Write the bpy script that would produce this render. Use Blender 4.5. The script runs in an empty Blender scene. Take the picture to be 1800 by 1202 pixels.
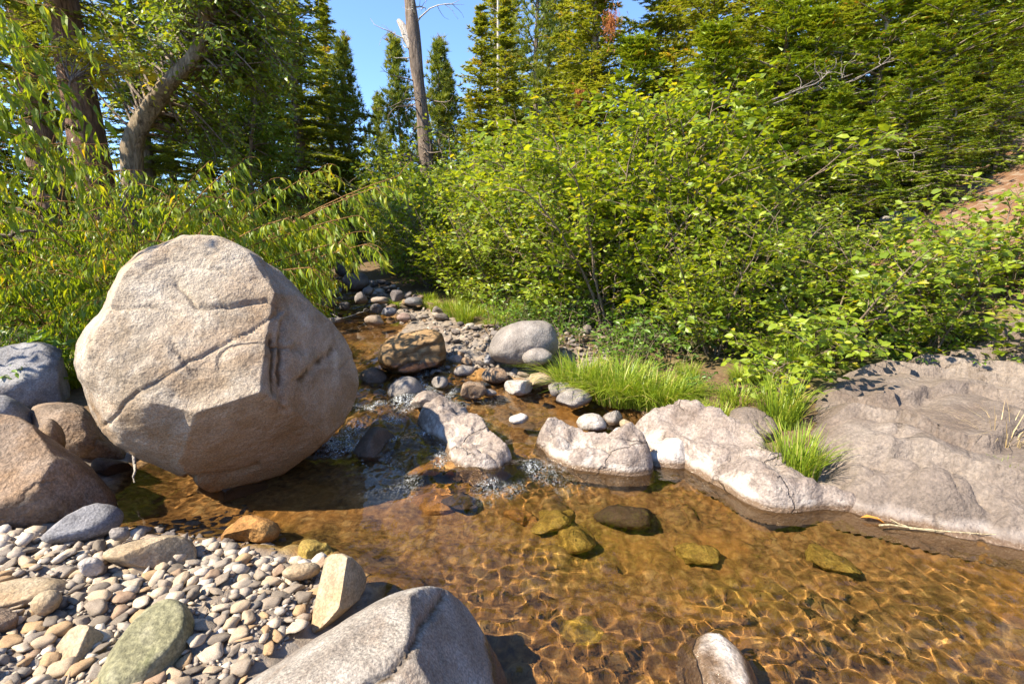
import bpy, math, random
import numpy as np
from mathutils import Vector, Matrix
# ---------------------------------------------------------------- camera, sky, sun, exposure
SC = bpy.context.scene
COL = SC.collection
CAM_H, PITCH, LENS = 1.5, math.radians(11.0), 17.0
FPX = LENS / 36.0 * 1800.0
cam_data = bpy.data.cameras.new('camera')
cam_data.lens = LENS; cam_data.sensor_width = 36.0; cam_data.clip_start = 0.05; cam_data.clip_end = 3000
cam = bpy.data.objects.new('camera', cam_data); COL.objects.link(cam)
cam.location = (0, 0, CAM_H); cam.rotation_euler = (math.pi / 2 - PITCH, 0, 0)
SC.camera = cam
SUN_TO = Vector((-0.60, -0.30, 0.74)).normalized()
wd = bpy.data.worlds.new('World'); SC.world = wd; wd.use_nodes = True
wn = wd.node_tree
sky = wn.nodes.new('ShaderNodeTexSky'); sky.sky_type = 'NISHITA'; sky.sun_disc = False
sky.sun_elevation = math.asin(SUN_TO.z); sky.sun_rotation = math.atan2(SUN_TO.x, SUN_TO.y)
sky.altitude = 2400; sky.air_density = 1.0; sky.dust_density = 0.1; sky.ozone_density = 6.0
bg = wn.nodes['Background']; bg.inputs['Strength'].default_value = 0.13
wn.links.new(sky.outputs[0], bg.inputs['Color'])
sun_data = bpy.data.lights.new('sun', 'SUN'); sun_data.energy = 4.4; sun_data.angle = math.radians(0.53)
sun_data.color = (1.0, 0.89, 0.71)
sun = bpy.data.objects.new('sun', sun_data); COL.objects.link(sun)
sun.rotation_euler = (-SUN_TO).to_track_quat('-Z', 'Y').to_euler(); sun.location = (-20, 0, 30)
SC.view_settings.view_transform = 'Standard'; SC.view_settings.look = 'None'
SC.view_settings.gamma = 1.0; SC.view_settings.use_curve_mapping = False
SC.view_settings.exposure = 1.75
cy = SC.cycles
cy.use_denoising = True; cy.max_bounces = 10; cy.diffuse_bounces = 3; cy.glossy_bounces = 3
cy.transmission_bounces = 6; cy.transparent_max_bounces = 12; cy.sample_clamp_indirect = 4.0
cy.caustics_reflective = False; cy.caustics_refractive = True
# ---------------------------------------------------------------- helpers
CP, SP = math.cos(PITCH), math.sin(PITCH)
def ray(px, py):
    u = (px - 900) / FPX; v = (601 - py) / FPX
    return np.array([u, CP + v * SP, -SP + v * CP])
def at(px, py, t):                      # the point at depth t metres seen there
    return np.array([0, 0, CAM_H]) + ray(px, py) * t
def gp(px, py, z=0.0):                  # the point at height z seen there
    r = ray(px, py); return np.array([0, 0, CAM_H]) + r * ((z - CAM_H) / r[2])
def sm(x, a=0.0, b=1.0):
    t = np.clip((np.asarray(x, float) - a) / (b - a), 0, 1); return t * t * (3 - 2 * t)
def _h(i, j, k, s):
    n = (i * 374761393 + j * 668265263 + k * 2147483647 + s * 974711) & 0xffffffff
    n = ((n ^ (n >> 13)) * 1274126177) & 0xffffffff
    n = ((n ^ (n >> 16)) * 2246822519) & 0xffffffff
    return ((n ^ (n >> 15)) & 0xffff) / 32767.5 - 1.0
def vnoise(p, s=0):
    p = np.asarray(p, float); f = np.floor(p).astype(np.int64); q = p - f; q = q * q * (3 - 2 * q)
    r = 0
    for a in (0, 1):
        for b in (0, 1):
            for c in (0, 1):
                w = (q[:, 0] if a else 1 - q[:, 0]) * (q[:, 1] if b else 1 - q[:, 1]) * (q[:, 2] if c else 1 - q[:, 2])
                r = r + w * _h(f[:, 0] + a, f[:, 1] + b, f[:, 2] + c, s)
    return r
def fbm(p, octv=4, s=0, gain=0.5):
    p = np.asarray(p, float); r = 0; a = 1.0; m = 1.0
    for o in range(octv):
        r = r + a * vnoise(p * m + 17.3 * o, s + o); a *= gain; m *= 2.03
    return r
def xy3(x, y, k=1.0, z=0.0):
    return np.stack([x * k, y * k, np.full_like(x, z)], 1)
class MB:
    """collects triangles and quads with one random number for each face"""
    def __init__(s): s.v = []; s.f = []; s.r = []; s.n = 0
    def add(s, v, f, rnd=0.5):
        v = np.asarray(v, float).reshape(-1, 3); f = np.asarray(f, np.int64)
        if len(f) == 0: return
        s.v.append(v); s.f.append(f + s.n); s.n += len(v)
        s.r.append(np.full(len(f), rnd) if np.isscalar(rnd) else np.asarray(rnd, float))
    def mesh(s, name, mat, smooth=True, vattr=None):
        me = bpy.data.meshes.new(name)
        v = np.concatenate(s.v); me.vertices.add(len(v)); me.vertices.foreach_set('co', v.astype(np.float32).ravel())
        idx = np.concatenate([f.ravel() for f in s.f]); tot = np.concatenate([np.full(len(f), f.shape[1]) for f in s.f])
        st = np.concatenate([[0], np.cumsum(tot)[:-1]])
        me.loops.add(len(idx)); me.loops.foreach_set('vertex_index', idx.astype(np.int32))
        me.polygons.add(len(tot)); me.polygons.foreach_set('loop_start', st.astype(np.int32))
        me.update(calc_edges=True)
        me.polygons.foreach_set('use_smooth', np.full(len(tot), smooth))
        a = me.attributes.new('rnd', 'FLOAT', 'FACE'); a.data.foreach_set('value', np.concatenate(s.r).astype(np.float32))
        for k, val in (vattr or {}).items():
            a = me.attributes.new(k, 'FLOAT', 'POINT'); a.data.foreach_set('value', np.asarray(val, np.float32))
        me.materials.append(mat); me.update()
        return me
def link(name, me, parent=None, loc=None, rz=0.0, scale=1.0):
    o = bpy.data.objects.new(name, me); COL.objects.link(o)
    if parent is not None: o.parent = parent
    if loc is not None: o.location = loc
    if rz: o.rotation_euler = (0, 0, rz)
    if scale != 1.0: o.scale = (scale,) * 3 if np.isscalar(scale) else scale
    return o
def tag(o, label=None, cat=None, group=None, kind=None):
    if label: o['label'] = label
    if cat: o['category'] = cat
    if group: o['group'] = group
    if kind: o['kind'] = kind
    return o
def empty(name, loc, rz=0.0, scale=1.0):
    return link(name, None, None, loc, rz, scale)
def unit(a):
    a = np.asarray(a, float); return a / np.maximum(np.linalg.norm(a, axis=-1, keepdims=True), 1e-9)
def tube(mb, pts, rad, sides=6, rnd=0.5, rough=0.0, seed=0):
    pts = np.asarray(pts, float); n = len(pts); rad = np.broadcast_to(np.asarray(rad, float), (n,))
    t = unit(np.gradient(pts, axis=0)); ref = np.where(np.abs(t[:, 2:3]) > 0.9, [[1.0, 0, 0]], [[0, 0, 1.0]])
    if abs(t[:, 2]).mean() > 0.6: ref = np.tile([[1.0, 0.1, 0]], (n, 1))
    a = unit(np.cross(t, ref)); b = np.cross(t, a)
    an = np.linspace(0, 2 * np.pi, sides, endpoint=False)
    R = rad[:, None] * np.ones((1, sides))
    if rough:
        q = np.stack([np.cos(an)[None, :] * 2 + 0 * R, np.sin(an)[None, :] * 2 + 0 * R, np.arange(n)[:, None] * 0.45 + 0 * R], -1).reshape(-1, 3)
        R = R * (1 + rough * fbm(q, 3, seed).reshape(n, sides))
    v = pts[:, None] + R[..., None] * (a[:, None] * np.cos(an)[None, :, None] + b[:, None] * np.sin(an)[None, :, None])
    i = np.arange(n - 1)[:, None] * sides; j = np.arange(sides)[None, :]; k = (j + 1) % sides
    f = np.stack([i + j, i + k, i + sides + k, i + sides + j], -1).reshape(-1, 4)
    mb.add(v.reshape(-1, 3), f, rnd)
def curve(rng, p, d, L, n, grav=0.0, wig=0.15, up=0.0):
    pts = [np.array(p, float)]; d = unit(np.array(d, float)); st = L / (n - 1)
    for i in range(n - 1):
        d = unit(d + rng.normal(0, wig, 3) + np.array([0, 0, up - grav]) / (n - 1)); pts.append(pts[-1] + d * st)
    return np.array(pts)
OVATE = (np.array([[0, 0, 0], [.5, 0, -.02], [1, 0, -.14], [.3, -.46, .05], [.68, -.36, .02], [.3, .46, .05], [.68, .36, .02]]),
         np.array([[0, 3, 1], [3, 4, 1], [4, 2, 1], [0, 1, 5], [5, 1, 6], [6, 1, 2]]))
LANCE = (np.array([[0, 0, 0], [.45, 0, .05], [1, 0, -.25], [.25, -.5, .10], [.62, -.38, .04], [.25, .5, .10], [.62, .38, .04]]), OVATE[1])
DIAM = (np.array([[0, 0, 0], [.45, -.5, .06], [1, 0, -.1], [.45, .5, .06]]), np.array([[0, 1, 2], [0, 2, 3]]))
TRI = (np.array([[0, -.5, 0], [0, .5, 0], [1, 0, 0]]), np.array([[0, 1, 2]]))
def blades(mb, P, D, N, L, W, tpl, rnd):
    """one leaf of template tpl at each P, along D, face towards N"""
    P = np.asarray(P, float); D = unit(D); S = unit(np.cross(N, D)); N2 = np.cross(D, S)
    T, F = tpl; m = len(P); L = np.broadcast_to(L, (m,)); W = np.broadcast_to(W, (m,))
    V = P[:, None] + D[:, None] * (T[None, :, 0:1] * L[:, None, None]) + S[:, None] * (T[None, :, 1:2] * W[:, None, None]) + N2[:, None] * (T[None, :, 2:3] * L[:, None, None])
    FF = F[None] + (np.arange(m) * len(T))[:, None, None]
    mb.add(V.reshape(-1, 3), FF.reshape(-1, F.shape[1]), np.repeat(np.broadcast_to(rnd, (m,)), len(F)))
# ---------------------------------------------------------------- node materials
class NT:
    def __init__(s, name):
        s.m = bpy.data.materials.new(name); s.m.use_nodes = True; s.t = s.m.node_tree; s.t.nodes.clear()
        s.out = s.n('OutputMaterial')
    def n(s, typ, ins=None, **kw):
        nd = s.t.nodes.new('ShaderNode' + typ)
        for k, v in kw.items(): setattr(nd, k, v)
        for k, v in (ins or {}).items(): s.set(nd.inputs[k], v)
        return nd
    def set(s, sock, v):
        if hasattr(v, 'outputs'): v = v.outputs[0]
        if isinstance(v, bpy.types.NodeSocket): s.t.links.new(v, sock)
        elif isinstance(v, (tuple, list)) and len(v) == 3 and sock.type == 'RGBA': sock.default_value = (*v, 1)
        else: sock.default_value = v
    def ramp(s, fac, stops, interp='LINEAR'):
        r = s.n('ValToRGB', {'Fac': fac}); e = r.color_ramp.elements; r.color_ramp.interpolation = interp
        while len(e) < len(stops): e.new(0.5)
        for el, (p, c) in zip(e, stops):
            el.position = p; el.color = (*c, 1) if not np.isscalar(c) else (c, c, c, 1)
        return r.outputs[0]
    def mix(s, fac, a, b, mode='MIX'):
        m = s.n('Mix', data_type='RGBA', blend_type=mode, clamp_factor=True)
        s.set(m.inputs[0], fac); s.set(m.inputs[6], a); s.set(m.inputs[7], b); return m.outputs[2]
    def math(s, op, a, b=0.0, c=0.0, clamp=False):
        m = s.n('Math', operation=op, use_clamp=clamp); s.set(m.inputs[0], a); s.set(m.inputs[1], b); s.set(m.inputs[2], c); return m.outputs[0]
    def noise(s, vec, scale, det=4.0, rough=0.55, dist=0.0):
        return s.n('TexNoise', {'Vector': vec, 'Scale': scale, 'Detail': det, 'Roughness': rough, 'Distortion': dist}).outputs[0]
    def bump(s, h, strength=0.4, dist=0.02):
        return s.n('Bump', {'Height': h, 'Strength': strength, 'Distance': dist}).outputs[0]
    def done(s, shader):
        s.t.links.new(shader.outputs[0] if hasattr(shader, 'outputs') else shader, s.out.inputs['Surface']); return s.m
def rock_mat(name, lo, mid, hi, stain, spk=0.35, spk_scale=90.0, stain_at=0.55, big=1.6, wet=-9.0, deposit=None, bands=0.0, lower=None, obj_rnd=0.0, bump=0.5, ochre=0.0, tone=0.70, joints=0.0):
    """stone: broad tones, mineral grain, stains with an outline; optional dried mineral crust by height above the water, wet foot"""
    m = NT(name); tc = m.n('TexCoord').outputs['Object']; pos = m.n('NewGeometry').outputs['Position']
    z = m.n('SeparateXYZ', {0: pos}).outputs[2]
    n1 = m.noise(tc, big * 2.2, 7, 0.62, 0.4); n2 = m.noise(tc, spk_scale, 3, 0.7); n3 = m.noise(tc, big, 9, 0.66, 0.9); n4 = m.noise(tc, 14, 8, 0.65)
    col = m.ramp(n1, [(0.30, lo), (0.50, mid), (0.70, hi)])
    if bands:
        mp = m.n('Mapping', {'Vector': tc, 'Rotation': (0.5, 0.35, 0.2), 'Scale': (1.2, 1.2, 9.0)}).outputs[0]
        nb = m.noise(mp, 2.2, 6, 0.6, 0.6); col = m.mix(m.math('MULTIPLY', m.ramp(nb, [(0.42, 0.0), (0.6, 1.0)]), bands), col, stain)
    col = m.mix(m.ramp(n3, [(stain_at, 0.0), (stain_at + 0.09, 0.75)]), col, stain)
    col = m.mix(m.math('MULTIPLY', m.ramp(n4, [(0.35, 1.0), (0.5, 0.0)]), 0.45), col, lo)
    if ochre:
        col = m.mix(m.math('MULTIPLY', m.ramp(m.noise(tc, big * 1.3, 6, 0.6), [(0.45, 0.0), (0.62, 1.0)]), ochre), col, (0.42, 0.22, 0.07))
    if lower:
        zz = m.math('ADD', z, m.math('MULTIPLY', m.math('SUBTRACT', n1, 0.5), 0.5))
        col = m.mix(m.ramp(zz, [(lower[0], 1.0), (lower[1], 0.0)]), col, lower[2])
    sp = m.ramp(n2, [(0.36, 0.0), (0.5, 0.5), (0.64, 1.0)])
    col = m.mix(spk, col, m.mix(1.0, col, m.ramp(sp, [(0.0, (0.25, 0.24, 0.22)), (0.5, (1, 1, 1)), (1.0, (1.9, 1.85, 1.75))]), 'MULTIPLY'))
    col = m.mix(m.n('Attribute', attribute_name='streak').outputs['Fac'], col, (.11, .068, .032))
    if deposit:
        zz = m.math('ADD', z, m.math('MULTIPLY', m.math('SUBTRACT', m.noise(tc, 4.5, 9, 0.7, 0.5), 0.5), deposit[2]))
        col = m.mix(m.math('MULTIPLY', m.ramp(zz, [(deposit[0], 1.0), (deposit[1], 0.0)]), 0.9), col, deposit[3])
    if obj_rnd:
        col = m.mix(1.0, col, m.n('ObjectInfo').outputs['Color'], 'MULTIPLY')          # each stone its own tone
    col = m.mix(1.0, col, (tone, tone * .985, tone * .965), 'MULTIPLY')
    rough = 0.82
    if wet > -5:
        zw = m.math('ADD', z, m.math('MULTIPLY', m.math('SUBTRACT', n4, 0.5), 0.05))
        w = m.ramp(m.math('SUBTRACT', zw, wet - 0.5), [(0.5, 1.0), (0.53, 0.0)])
        col = m.mix(w, col, m.mix(1.0, col, (0.36, 0.27, 0.19), 'MULTIPLY')); rough = m.ramp(w, [(0, 0.82), (1, 0.12)])
    crk = 0.0
    if joints:
        wv = m.n('VectorMath', {0: tc, 1: m.n('VectorMath', {0: m.n('TexNoise', {'Vector': tc, 'Scale': 3.5, 'Detail': 5.0}).outputs[1], 3: .45}, operation='SCALE').outputs[0]}, operation='ADD').outputs[0]
        vo = m.n('TexVoronoi', {'Vector': wv, 'Scale': joints}, feature='DISTANCE_TO_EDGE').outputs['Distance']
        crk = m.math('MULTIPLY', m.ramp(vo, [(0.0, 1.0), (0.022, 0.0)]), m.ramp(m.noise(tc, 1.7, 3), [(.50, 0.0), (.58, 1.0)]))
        col = m.mix(m.math('MULTIPLY', crk, .5), col, (.09, .065, .045)); crk = m.math('MULTIPLY', crk, -.8)
    hgt = m.math('ADD', m.math('ADD', crk, m.math('MULTIPLY', n4, 0.8)), m.math('ADD', m.math('MULTIPLY', n2, 0.18), m.noise(tc, 42, 6, 0.6)))
    b = m.n('BsdfPrincipled', {'Base Color': col, 'Roughness': rough, 'Specular IOR Level': 0.35, 'Normal': m.bump(hgt, bump, 0.02)})
    return m.done(b)
def leaf_mat(name, stops, trans=0.4, tint=(1.5, 1.35, 0.5), rough=0.42, spec=0.45):
    m = NT(name); r = m.n('Attribute', attribute_name='rnd').outputs['Fac']
    col = m.ramp(r, stops)
    p = m.n('BsdfPrincipled', {'Base Color': col, 'Roughness': rough, 'Specular IOR Level': spec})
    t = m.n('BsdfTranslucent', {'Color': m.mix(1.0, col, tint, 'MULTIPLY')})
    return m.done(m.n('MixShader', {0: trans, 1: p, 2: t}))
def bark_mat(name, a, b, vs=1.0, c=None):
    m = NT(name); tc = m.n('TexCoord').outputs['Object']
    mp = m.n('Mapping', {'Vector': tc, 'Scale': (9 * vs, 9 * vs, 1.6 * vs)}).outputs[0]
    n = m.noise(mp, 2.0, 8, 0.65, 0.8); n2 = m.noise(tc, 1.1, 5, 0.6)
    col = m.ramp(n, [(0.36, a), (0.62, b)])
    if c: col = m.mix(m.ramp(n2, [(0.48, 0.0), (0.6, 1.0)]), col, c)
    return m.done(m.n('BsdfPrincipled', {'Base Color': col, 'Roughness': 0.9, 'Specular IOR Level': 0.2, 'Normal': m.bump(n, 0.9, 0.05)}))

TONES = [('dark grey', (.56, .54, .52), 2), ('rusty brown', (.95, .76, .62), 2), ('cool grey', (.88, .87, .87), 2), ('grey', (.84, .80, .75), 3), ('cream', (1.25, 1.13, .95), 3), ('ochre tan', (1.18, .92, .62), 2), ('pale', (1.45, 1.40, 1.30), 2)]
TONE_BAG = [t for t in TONES for _ in range(t[2])]
LM = []                                # things one can find, used to say where a small thing lies
def mark(name, x, y): LM.append((name, float(x), float(y)))
def where(x, y):
    n, lx, ly = min(LM, key=lambda l: (l[1] - x) ** 2 + (l[2] - y) ** 2); dx, dy = x - lx, y - ly
    r = ('right of' if dx > 0 else 'left of') if abs(dx) > abs(dy) else ('behind' if dy > 0 else 'in front of')
    return ('just ' if math.hypot(dx, dy) < .3 else '') + r + ' ' + n
def size_word(s, a, b): return 'small' if s < a else 'large' if s > b else 'medium'
# ---------------------------------------------------------------- land: creek course, banks, hillside
YB = np.array([-6, 0.4, 1.2, 1.9, 2.1, 2.2, 2.3, 2.45, 3.0, 3.6, 4.5, 6.0, 7.0, 8.0, 9.0, 11, 13, 16, 22, 30])
XL = np.array([0.2, -.20, -.42, -.60, -.88, -1.5, -2.0, -2.3, -2.6, -2.85, -2.95, -3.0, -3.2, -3.6, -3.9, -4.6, -5.4, -6.9, -9.5, -13])
YR = np.array([-6, 0.4, 1.6, 2.3, 2.65, 3.2, 3.6, 4.3, 4.7, 5.0, 5.4, 6.0, 6.6, 7.4, 8.2, 9.0, 11, 13, 16, 22, 30])
XR = np.array([4.2, 4.1, 3.5, 2.7, 2.1, 1.45, 1.25, 1.15, .85, .25, -.5, -1.15, -1.65, -1.7, -1.75, -2.2, -3.2, -4.2, -5.7, -8.3, -11.8])
WPOLY = np.concatenate([np.stack([XL, YB], 1), np.stack([XR, YR], 1)[::-1]])
def wlev(y):
    return np.interp(y, [0, 3.3, 4.2, 5.2, 5.9, 6.6, 8.6, 10, 14, 30, 60], [0, 0, .035, .07, .16, .22, .24, .34, .7, 1.7, 2.6])
def seg_dist(x, y, poly):
    d = np.full(len(x), 1e9)
    for a, b in zip(poly, np.roll(poly, -1, 0)):
        e = b - a; t = np.clip(((x - a[0]) * e[0] + (y - a[1]) * e[1]) / (e @ e), 0, 1)
        d = np.minimum(d, np.hypot(x - a[0] - t * e[0], y - a[1] - t * e[1]))
    return d
def inside(x, y, poly):
    c = np.zeros(len(x), bool)
    for a, b in zip(poly, np.roll(poly, -1, 0)):
        if a[1] != b[1]:
            k = ((a[1] > y) != (b[1] > y)) & (x < (b[0] - a[0]) * (y - a[1]) / (b[1] - a[1]) + a[0]); c ^= k
    return c
def sd_water(x, y):
    d = seg_dist(x, y, WPOLY); return np.where(inside(x, y, WPOLY), d, -d)      # + in the creek
def cobble(x, y, s, seed):
    """rounded stones of size s packed on a jittered grid: height 0..1 and a number for each stone"""
    gx, gy = np.floor(x / s).astype(np.int64), np.floor(y / s).astype(np.int64); best = np.full(len(x), 9.0); cell = np.zeros(len(x))
    for i in (-1, 0, 1):
        for j in (-1, 0, 1):
            cx, cy_ = gx + i, gy + j
            jx = _h(cx, cy_, 1, seed) * .36; jy = _h(cx, cy_, 2, seed) * .36; rr = .50 + .22 * _h(cx, cy_, 3, seed)
            d = np.hypot(x / s - cx - .5 - jx, (y / s - cy_ - .5 - jy)) / rr
            k = d < best; best = np.where(k, d, best); cell = np.where(k, _h(cx, cy_, 4, seed) * .5 + .5, cell)
    return np.sqrt(np.clip(1 - best * best, 0, 1)), cell
def land(x, y, full=False):
    x = np.atleast_1d(np.asarray(x, float)); y = np.atleast_1d(np.asarray(y, float))
    sd = sd_water(x, y); w = wlev(y)
    depth = 0.20 + .14 * np.exp(-((x - .9) ** 2 + (y - 2.2) ** 2) / 1.6)
    bed = w - depth * sm(sd, 0, .38) + .03 * fbm(xy3(x, y, 1.7), 3, 5)
    d = np.maximum(-sd, 0); left = x < np.interp(y, YB, (XL + np.interp(YB, YR, XR)) / 2)
    bl = w + .02 + .09 * sm(d, 0, .45) + np.where(y < 3.2, .03, .10) * d + .25 * sm(d, 2.5, 6)
    br = w + .02 + np.where(x < 1.6, .07, .07 + .09 * sm(x, 1.6, 2.4)) * sm(d, 0, .8) + .04 * np.minimum(d, 4)
    hill = .46 * np.maximum(0, x - 3.9 - .5 * np.sin(y * .55)) ** 1.0 * sm(x, 3.5, 6.0)
    hill = np.where(hill > 14, 14 + (hill - 14) * .2, hill); hill = np.minimum(hill, 24)
    bank = np.where(left, np.minimum(bl, w + 3.5), br + hill)
    bank = bank + .05 * fbm(xy3(x, y, 1.1), 4, 9) * sm(d, 0.1, 1.5) + .5 * fbm(xy3(x, y, .12), 3, 11) * sm(d, 6, 25)
    z = np.where(sd > 0, bed, bank)
    near = sm(y, 12, 5)
    c1, r1 = cobble(x, y, .085, 3); c2, r2 = cobble(x, y, .19, 8)
    big = _h(np.floor(x / .19).astype(np.int64), np.floor(y / .19).astype(np.int64), 7, 5) > .35
    c0, r0_ = cobble(x, y, .048, 13); fin = _h(np.floor(x / .5).astype(np.int64), np.floor(y / .5).astype(np.int64), 9, 2) > -.2
    c1 = np.where(fin, c0 * .6, c1); r1 = np.where(fin, r0_, r1)
    stone_h = np.where(left & (y < 3.2), .45, 1.0); cob = stone_h * np.where(big & (c2 * .075 > c1 * .04), c2 * .075, c1 * .04); cr = np.where(big & (c2 * .075 > c1 * .04), r2, r1)
    stony = np.clip(sm(sd, -.5, -.05) + (left & (y < 3.3)) * 1.0 + ((~left) & (y > 4.2) & (y < 9) & (x < 1.0)) * sm(d, 1.3, .5), 0, 1)
    z = z + cob * stony * near
    if full: return z, sd, stony, cr, hill, left, d
    return z
def gz(x, y): return float(land(x, y)[0])
def spaced(parts):
    return np.unique(np.round(np.concatenate([np.arange(a, b, s) for a, b, s in parts]), 4))
gx_ = np.concatenate([-np.geomspace(7, 400, 40)[::-1], spaced([(-6.9, -3.4, .09), (-3.4, 3.4, .024), (3.4, 7, .07)]), np.geomspace(7.1, 400, 46)])
gy_ = np.concatenate([-np.geomspace(.9, 60, 14)[::-1], spaced([(-.8, .7, .1), (.7, 5.2, .024), (5.2, 9.5, .045), (9.5, 14, .15)]), np.geomspace(14.2, 900, 55)])
GX, GY = np.meshgrid(gx_, gy_); fx, fy = GX.ravel(), GY.ravel()
gzv, gsd, gst, gcr, ghill, gleft, gd = land(fx, fy, True)
def grid_faces(nx, ny):
    i = (np.arange(ny - 1)[:, None] * nx + np.arange(nx - 1)[None, :]).ravel(); return np.stack([i, i + 1, i + nx + 1, i + nx], 1)
mb = MB(); mb.add(np.stack([fx, fy, gzv], 1), grid_faces(len(gx_), len(gy_)))
algae = .8 * np.clip(1.0 * np.exp(-(((fx - .45) / .38) ** 2 + ((fy - 2.5) / .28) ** 2)) + .8 * np.exp(-(((fx - 1.15) / .3) ** 2 + ((fy - 2.15) / .22) ** 2)) + .9 * np.exp(-(((fx + 1.25) / .45) ** 2 + ((fy - 2.35) / .2) ** 2)) + .35 * np.exp(-(((fx - 1.9) / .7) ** 2 + ((fy - 1.7) / .5) ** 2)), 0, 1)
m = NT('creek_ground'); A = lambda n: m.n('Attribute', attribute_name=n).outputs['Fac']
pos = m.n('NewGeometry').outputs['Position']
n1 = m.noise(pos, 1.3, 7, .6); n2 = m.noise(pos, 26, 6, .65); n3 = m.noise(pos, 120, 3, .7); n5 = m.noise(pos, 5, 8, .7, 1.0)
soil = m.ramp(n2, [(.3, (.07, .045, .025)), (.55, (.17, .11, .06)), (.75, (.27, .19, .11))])
lit = m.ramp(n3, [(.3, (.085, .04, .02)), (.5, (.21, .105, .05)), (.7, (.34, .21, .12))])
lit = m.mix(m.ramp(n5, [(.5, 0.0), (.62, .8)]), lit, (.36, .30, .22))
green = m.ramp(n2, [(.3, (.03, .05, .012)), (.7, (.10, .15, .03))])
dry = m.mix(A('litter'), soil, lit); dry = m.mix(m.math('MULTIPLY', A('green'), m.ramp(n1, [(.35, .3), (.6, 1.0)])), dry, green)
peb = m.ramp(A('cell'), [(0, (.10, .085, .075)), (.25, (.25, .20, .16)), (.5, (.33, .26, .20)), (.75, (.24, .22, .21)), (1, (.46, .38, .29))])
peb = m.mix(.35, peb, m.ramp(n2, [(.3, (.10, .08, .07)), (.7, (.46, .40, .33))]))
bedc = m.ramp(A('cell'), [(0, (.07, .035, .015)), (.3, (.25, .135, .05)), (.55, (.42, .23, .085)), (.8, (.17, .10, .05)), (1, (.60, .42, .20))])
bedc = m.mix(.5, bedc, m.ramp(n2, [(.36, (.07, .035, .014)), (.5, (.32, .18, .065)), (.66, (.62, .42, .19))]))
bedc = m.mix(m.ramp(n5, [(.53, 0.0), (.66, .75)]), bedc, (.10, .055, .025)); bedc = m.mix(m.ramp(n1, [(.52, 0.0), (.64, .6)]), bedc, (.50, .25, .06))
alg = m.ramp(n2, [(.3, (.10, .07, .012)), (.5, (.29, .21, .035)), (.7, (.50, .40, .10))])
bedc = m.mix(m.math('MULTIPLY', A('algae'), m.ramp(n5, [(.38, 0.1), (.55, 1.0)])), bedc, alg)
col = m.mix(A('stony'), dry, peb); col = m.mix(A('bed'), col, bedc); col = m.mix(1.0, col, m.mix(A('bed'), (.72, .71, .69), (.56, .55, .53)), 'MULTIPLY')
ground_mat = m.done(m.n('BsdfPrincipled', {'Base Color': col, 'Roughness': .85, 'Specular IOR Level': .25, 'Normal': m.bump(m.math('ADD', n2, m.math('MULTIPLY', n3, .5)), .6, .02)}))
litter = sm(ghill, .05, .8) * .95 + .25 * (~gleft) * sm(gd, .5, 1.5)
tag(link('ground', mb.mesh('ground', ground_mat, True, {'stony': gst, 'cell': gcr, 'bed': sm(gsd, -.06, .04), 'algae': algae, 'litter': np.clip(litter, 0, 1),
    'green': sm(gd, .8, 2.2) * np.where(gleft, 1, sm(ghill, .6, .1))})), kind='structure')
# ---------------------------------------------------------------- water: a rippled sheet over the bed
wx = np.concatenate([np.arange(-14, -3.3, .16), np.arange(-3.3, 3.3, .0165), np.arange(3.3, 4.6, .05)])
wy = np.concatenate([np.arange(-1.2, .8, .06), np.arange(.8, 3.9, .0165), np.arange(3.9, 6.8, .024), np.arange(6.8, 10, .06), np.arange(10, 28, .25)])
WX, WY = np.meshgrid(wx, wy); x, y = WX.ravel(), WY.ravel()
sdw = sd_water(x, y)
chan = np.exp(-((x + 1.15 - .18 * (y - 4)) / .62) ** 2)                       # the fast tongue beside the boulder
riff = sm(y, 3.05, 3.6) * sm(y, 7.0, 6.2) * chan + .9 * np.exp(-((x + .25) / .55) ** 2 - ((y - 3.15) / .33) ** 2) + .5 * sm(y, 9, 10)
flow = xy3(x * .9 + y * .45, y * .75 - x * .5)
def ridged(p, s): return 1 - np.abs(vnoise(p, s))
calm = .08 + .75 * sm(fbm(xy3(x * .7 + y * .5, y * 1.3 - x * .3, 1.1), 3, 41), -.4, .7) ; calm = calm * np.where((x > -.3) & (y > 3.7), .22, 1) * np.where(y > 6.9, .35, 1)
rip = .0014 * vnoise(flow * 16 + .9 * np.stack([vnoise(flow * 4, 3), vnoise(flow * 4, 4), 0 * x], 1), 21) + .0015 * vnoise(xy3(x * 28 - y * 13, y * 30 + x * 12), 22) + .006 * vnoise(flow * 2.6, 23) + .0013 * vnoise(xy3(x * 34 + y * 8, y * 30 - x * 14), 24)
turb = .046 * fbm(np.stack([x * 5.5, y * 4.0, 0 * x], 1), 4, 31, .55) + .022 * ridged(np.stack([x * 11, y * 5.5, 0 * x], 1), 33)
wz = wlev(y) + rip * calm * 1.8 + turb * np.clip(riff, 0, 1)
keep = sdw > -.55
mb = MB(); F = grid_faces(len(wx), len(wy)); F = F[keep[F].any(1)]
used = np.unique(F); re = np.full(len(x), -1); re[used] = np.arange(len(used))
mb.add(np.stack([x, y, wz], 1)[used], re[F])
fo = riff * sm(fbm(np.stack([x * 6, y * 5, 0 * x], 1), 3, 51), -.15, .5)
m = NT('creek_water')
pos = m.n('NewGeometry').outputs['Position']
n = m.noise(m.n('Mapping', {'Vector': pos, 'Scale': (1.0, .45, 1.0)}).outputs[0], 60, 6, .7, 1.5)
fm = m.math('MULTIPLY', m.n('Attribute', attribute_name='foam').outputs['Fac'], m.ramp(n, [(.49, 0.0), (.66, .9)]))
surf = m.n('BsdfGlass', {'Color': (.97, .91, .80), 'IOR': 1.33, 'Roughness': 0.0})
fine = m.n('MixShader', {0: fm, 1: surf, 2: m.n('BsdfPrincipled', {'Base Color': (.8, .82, .82), 'Roughness': .5})})
water_mat = m.done(fine)
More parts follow.
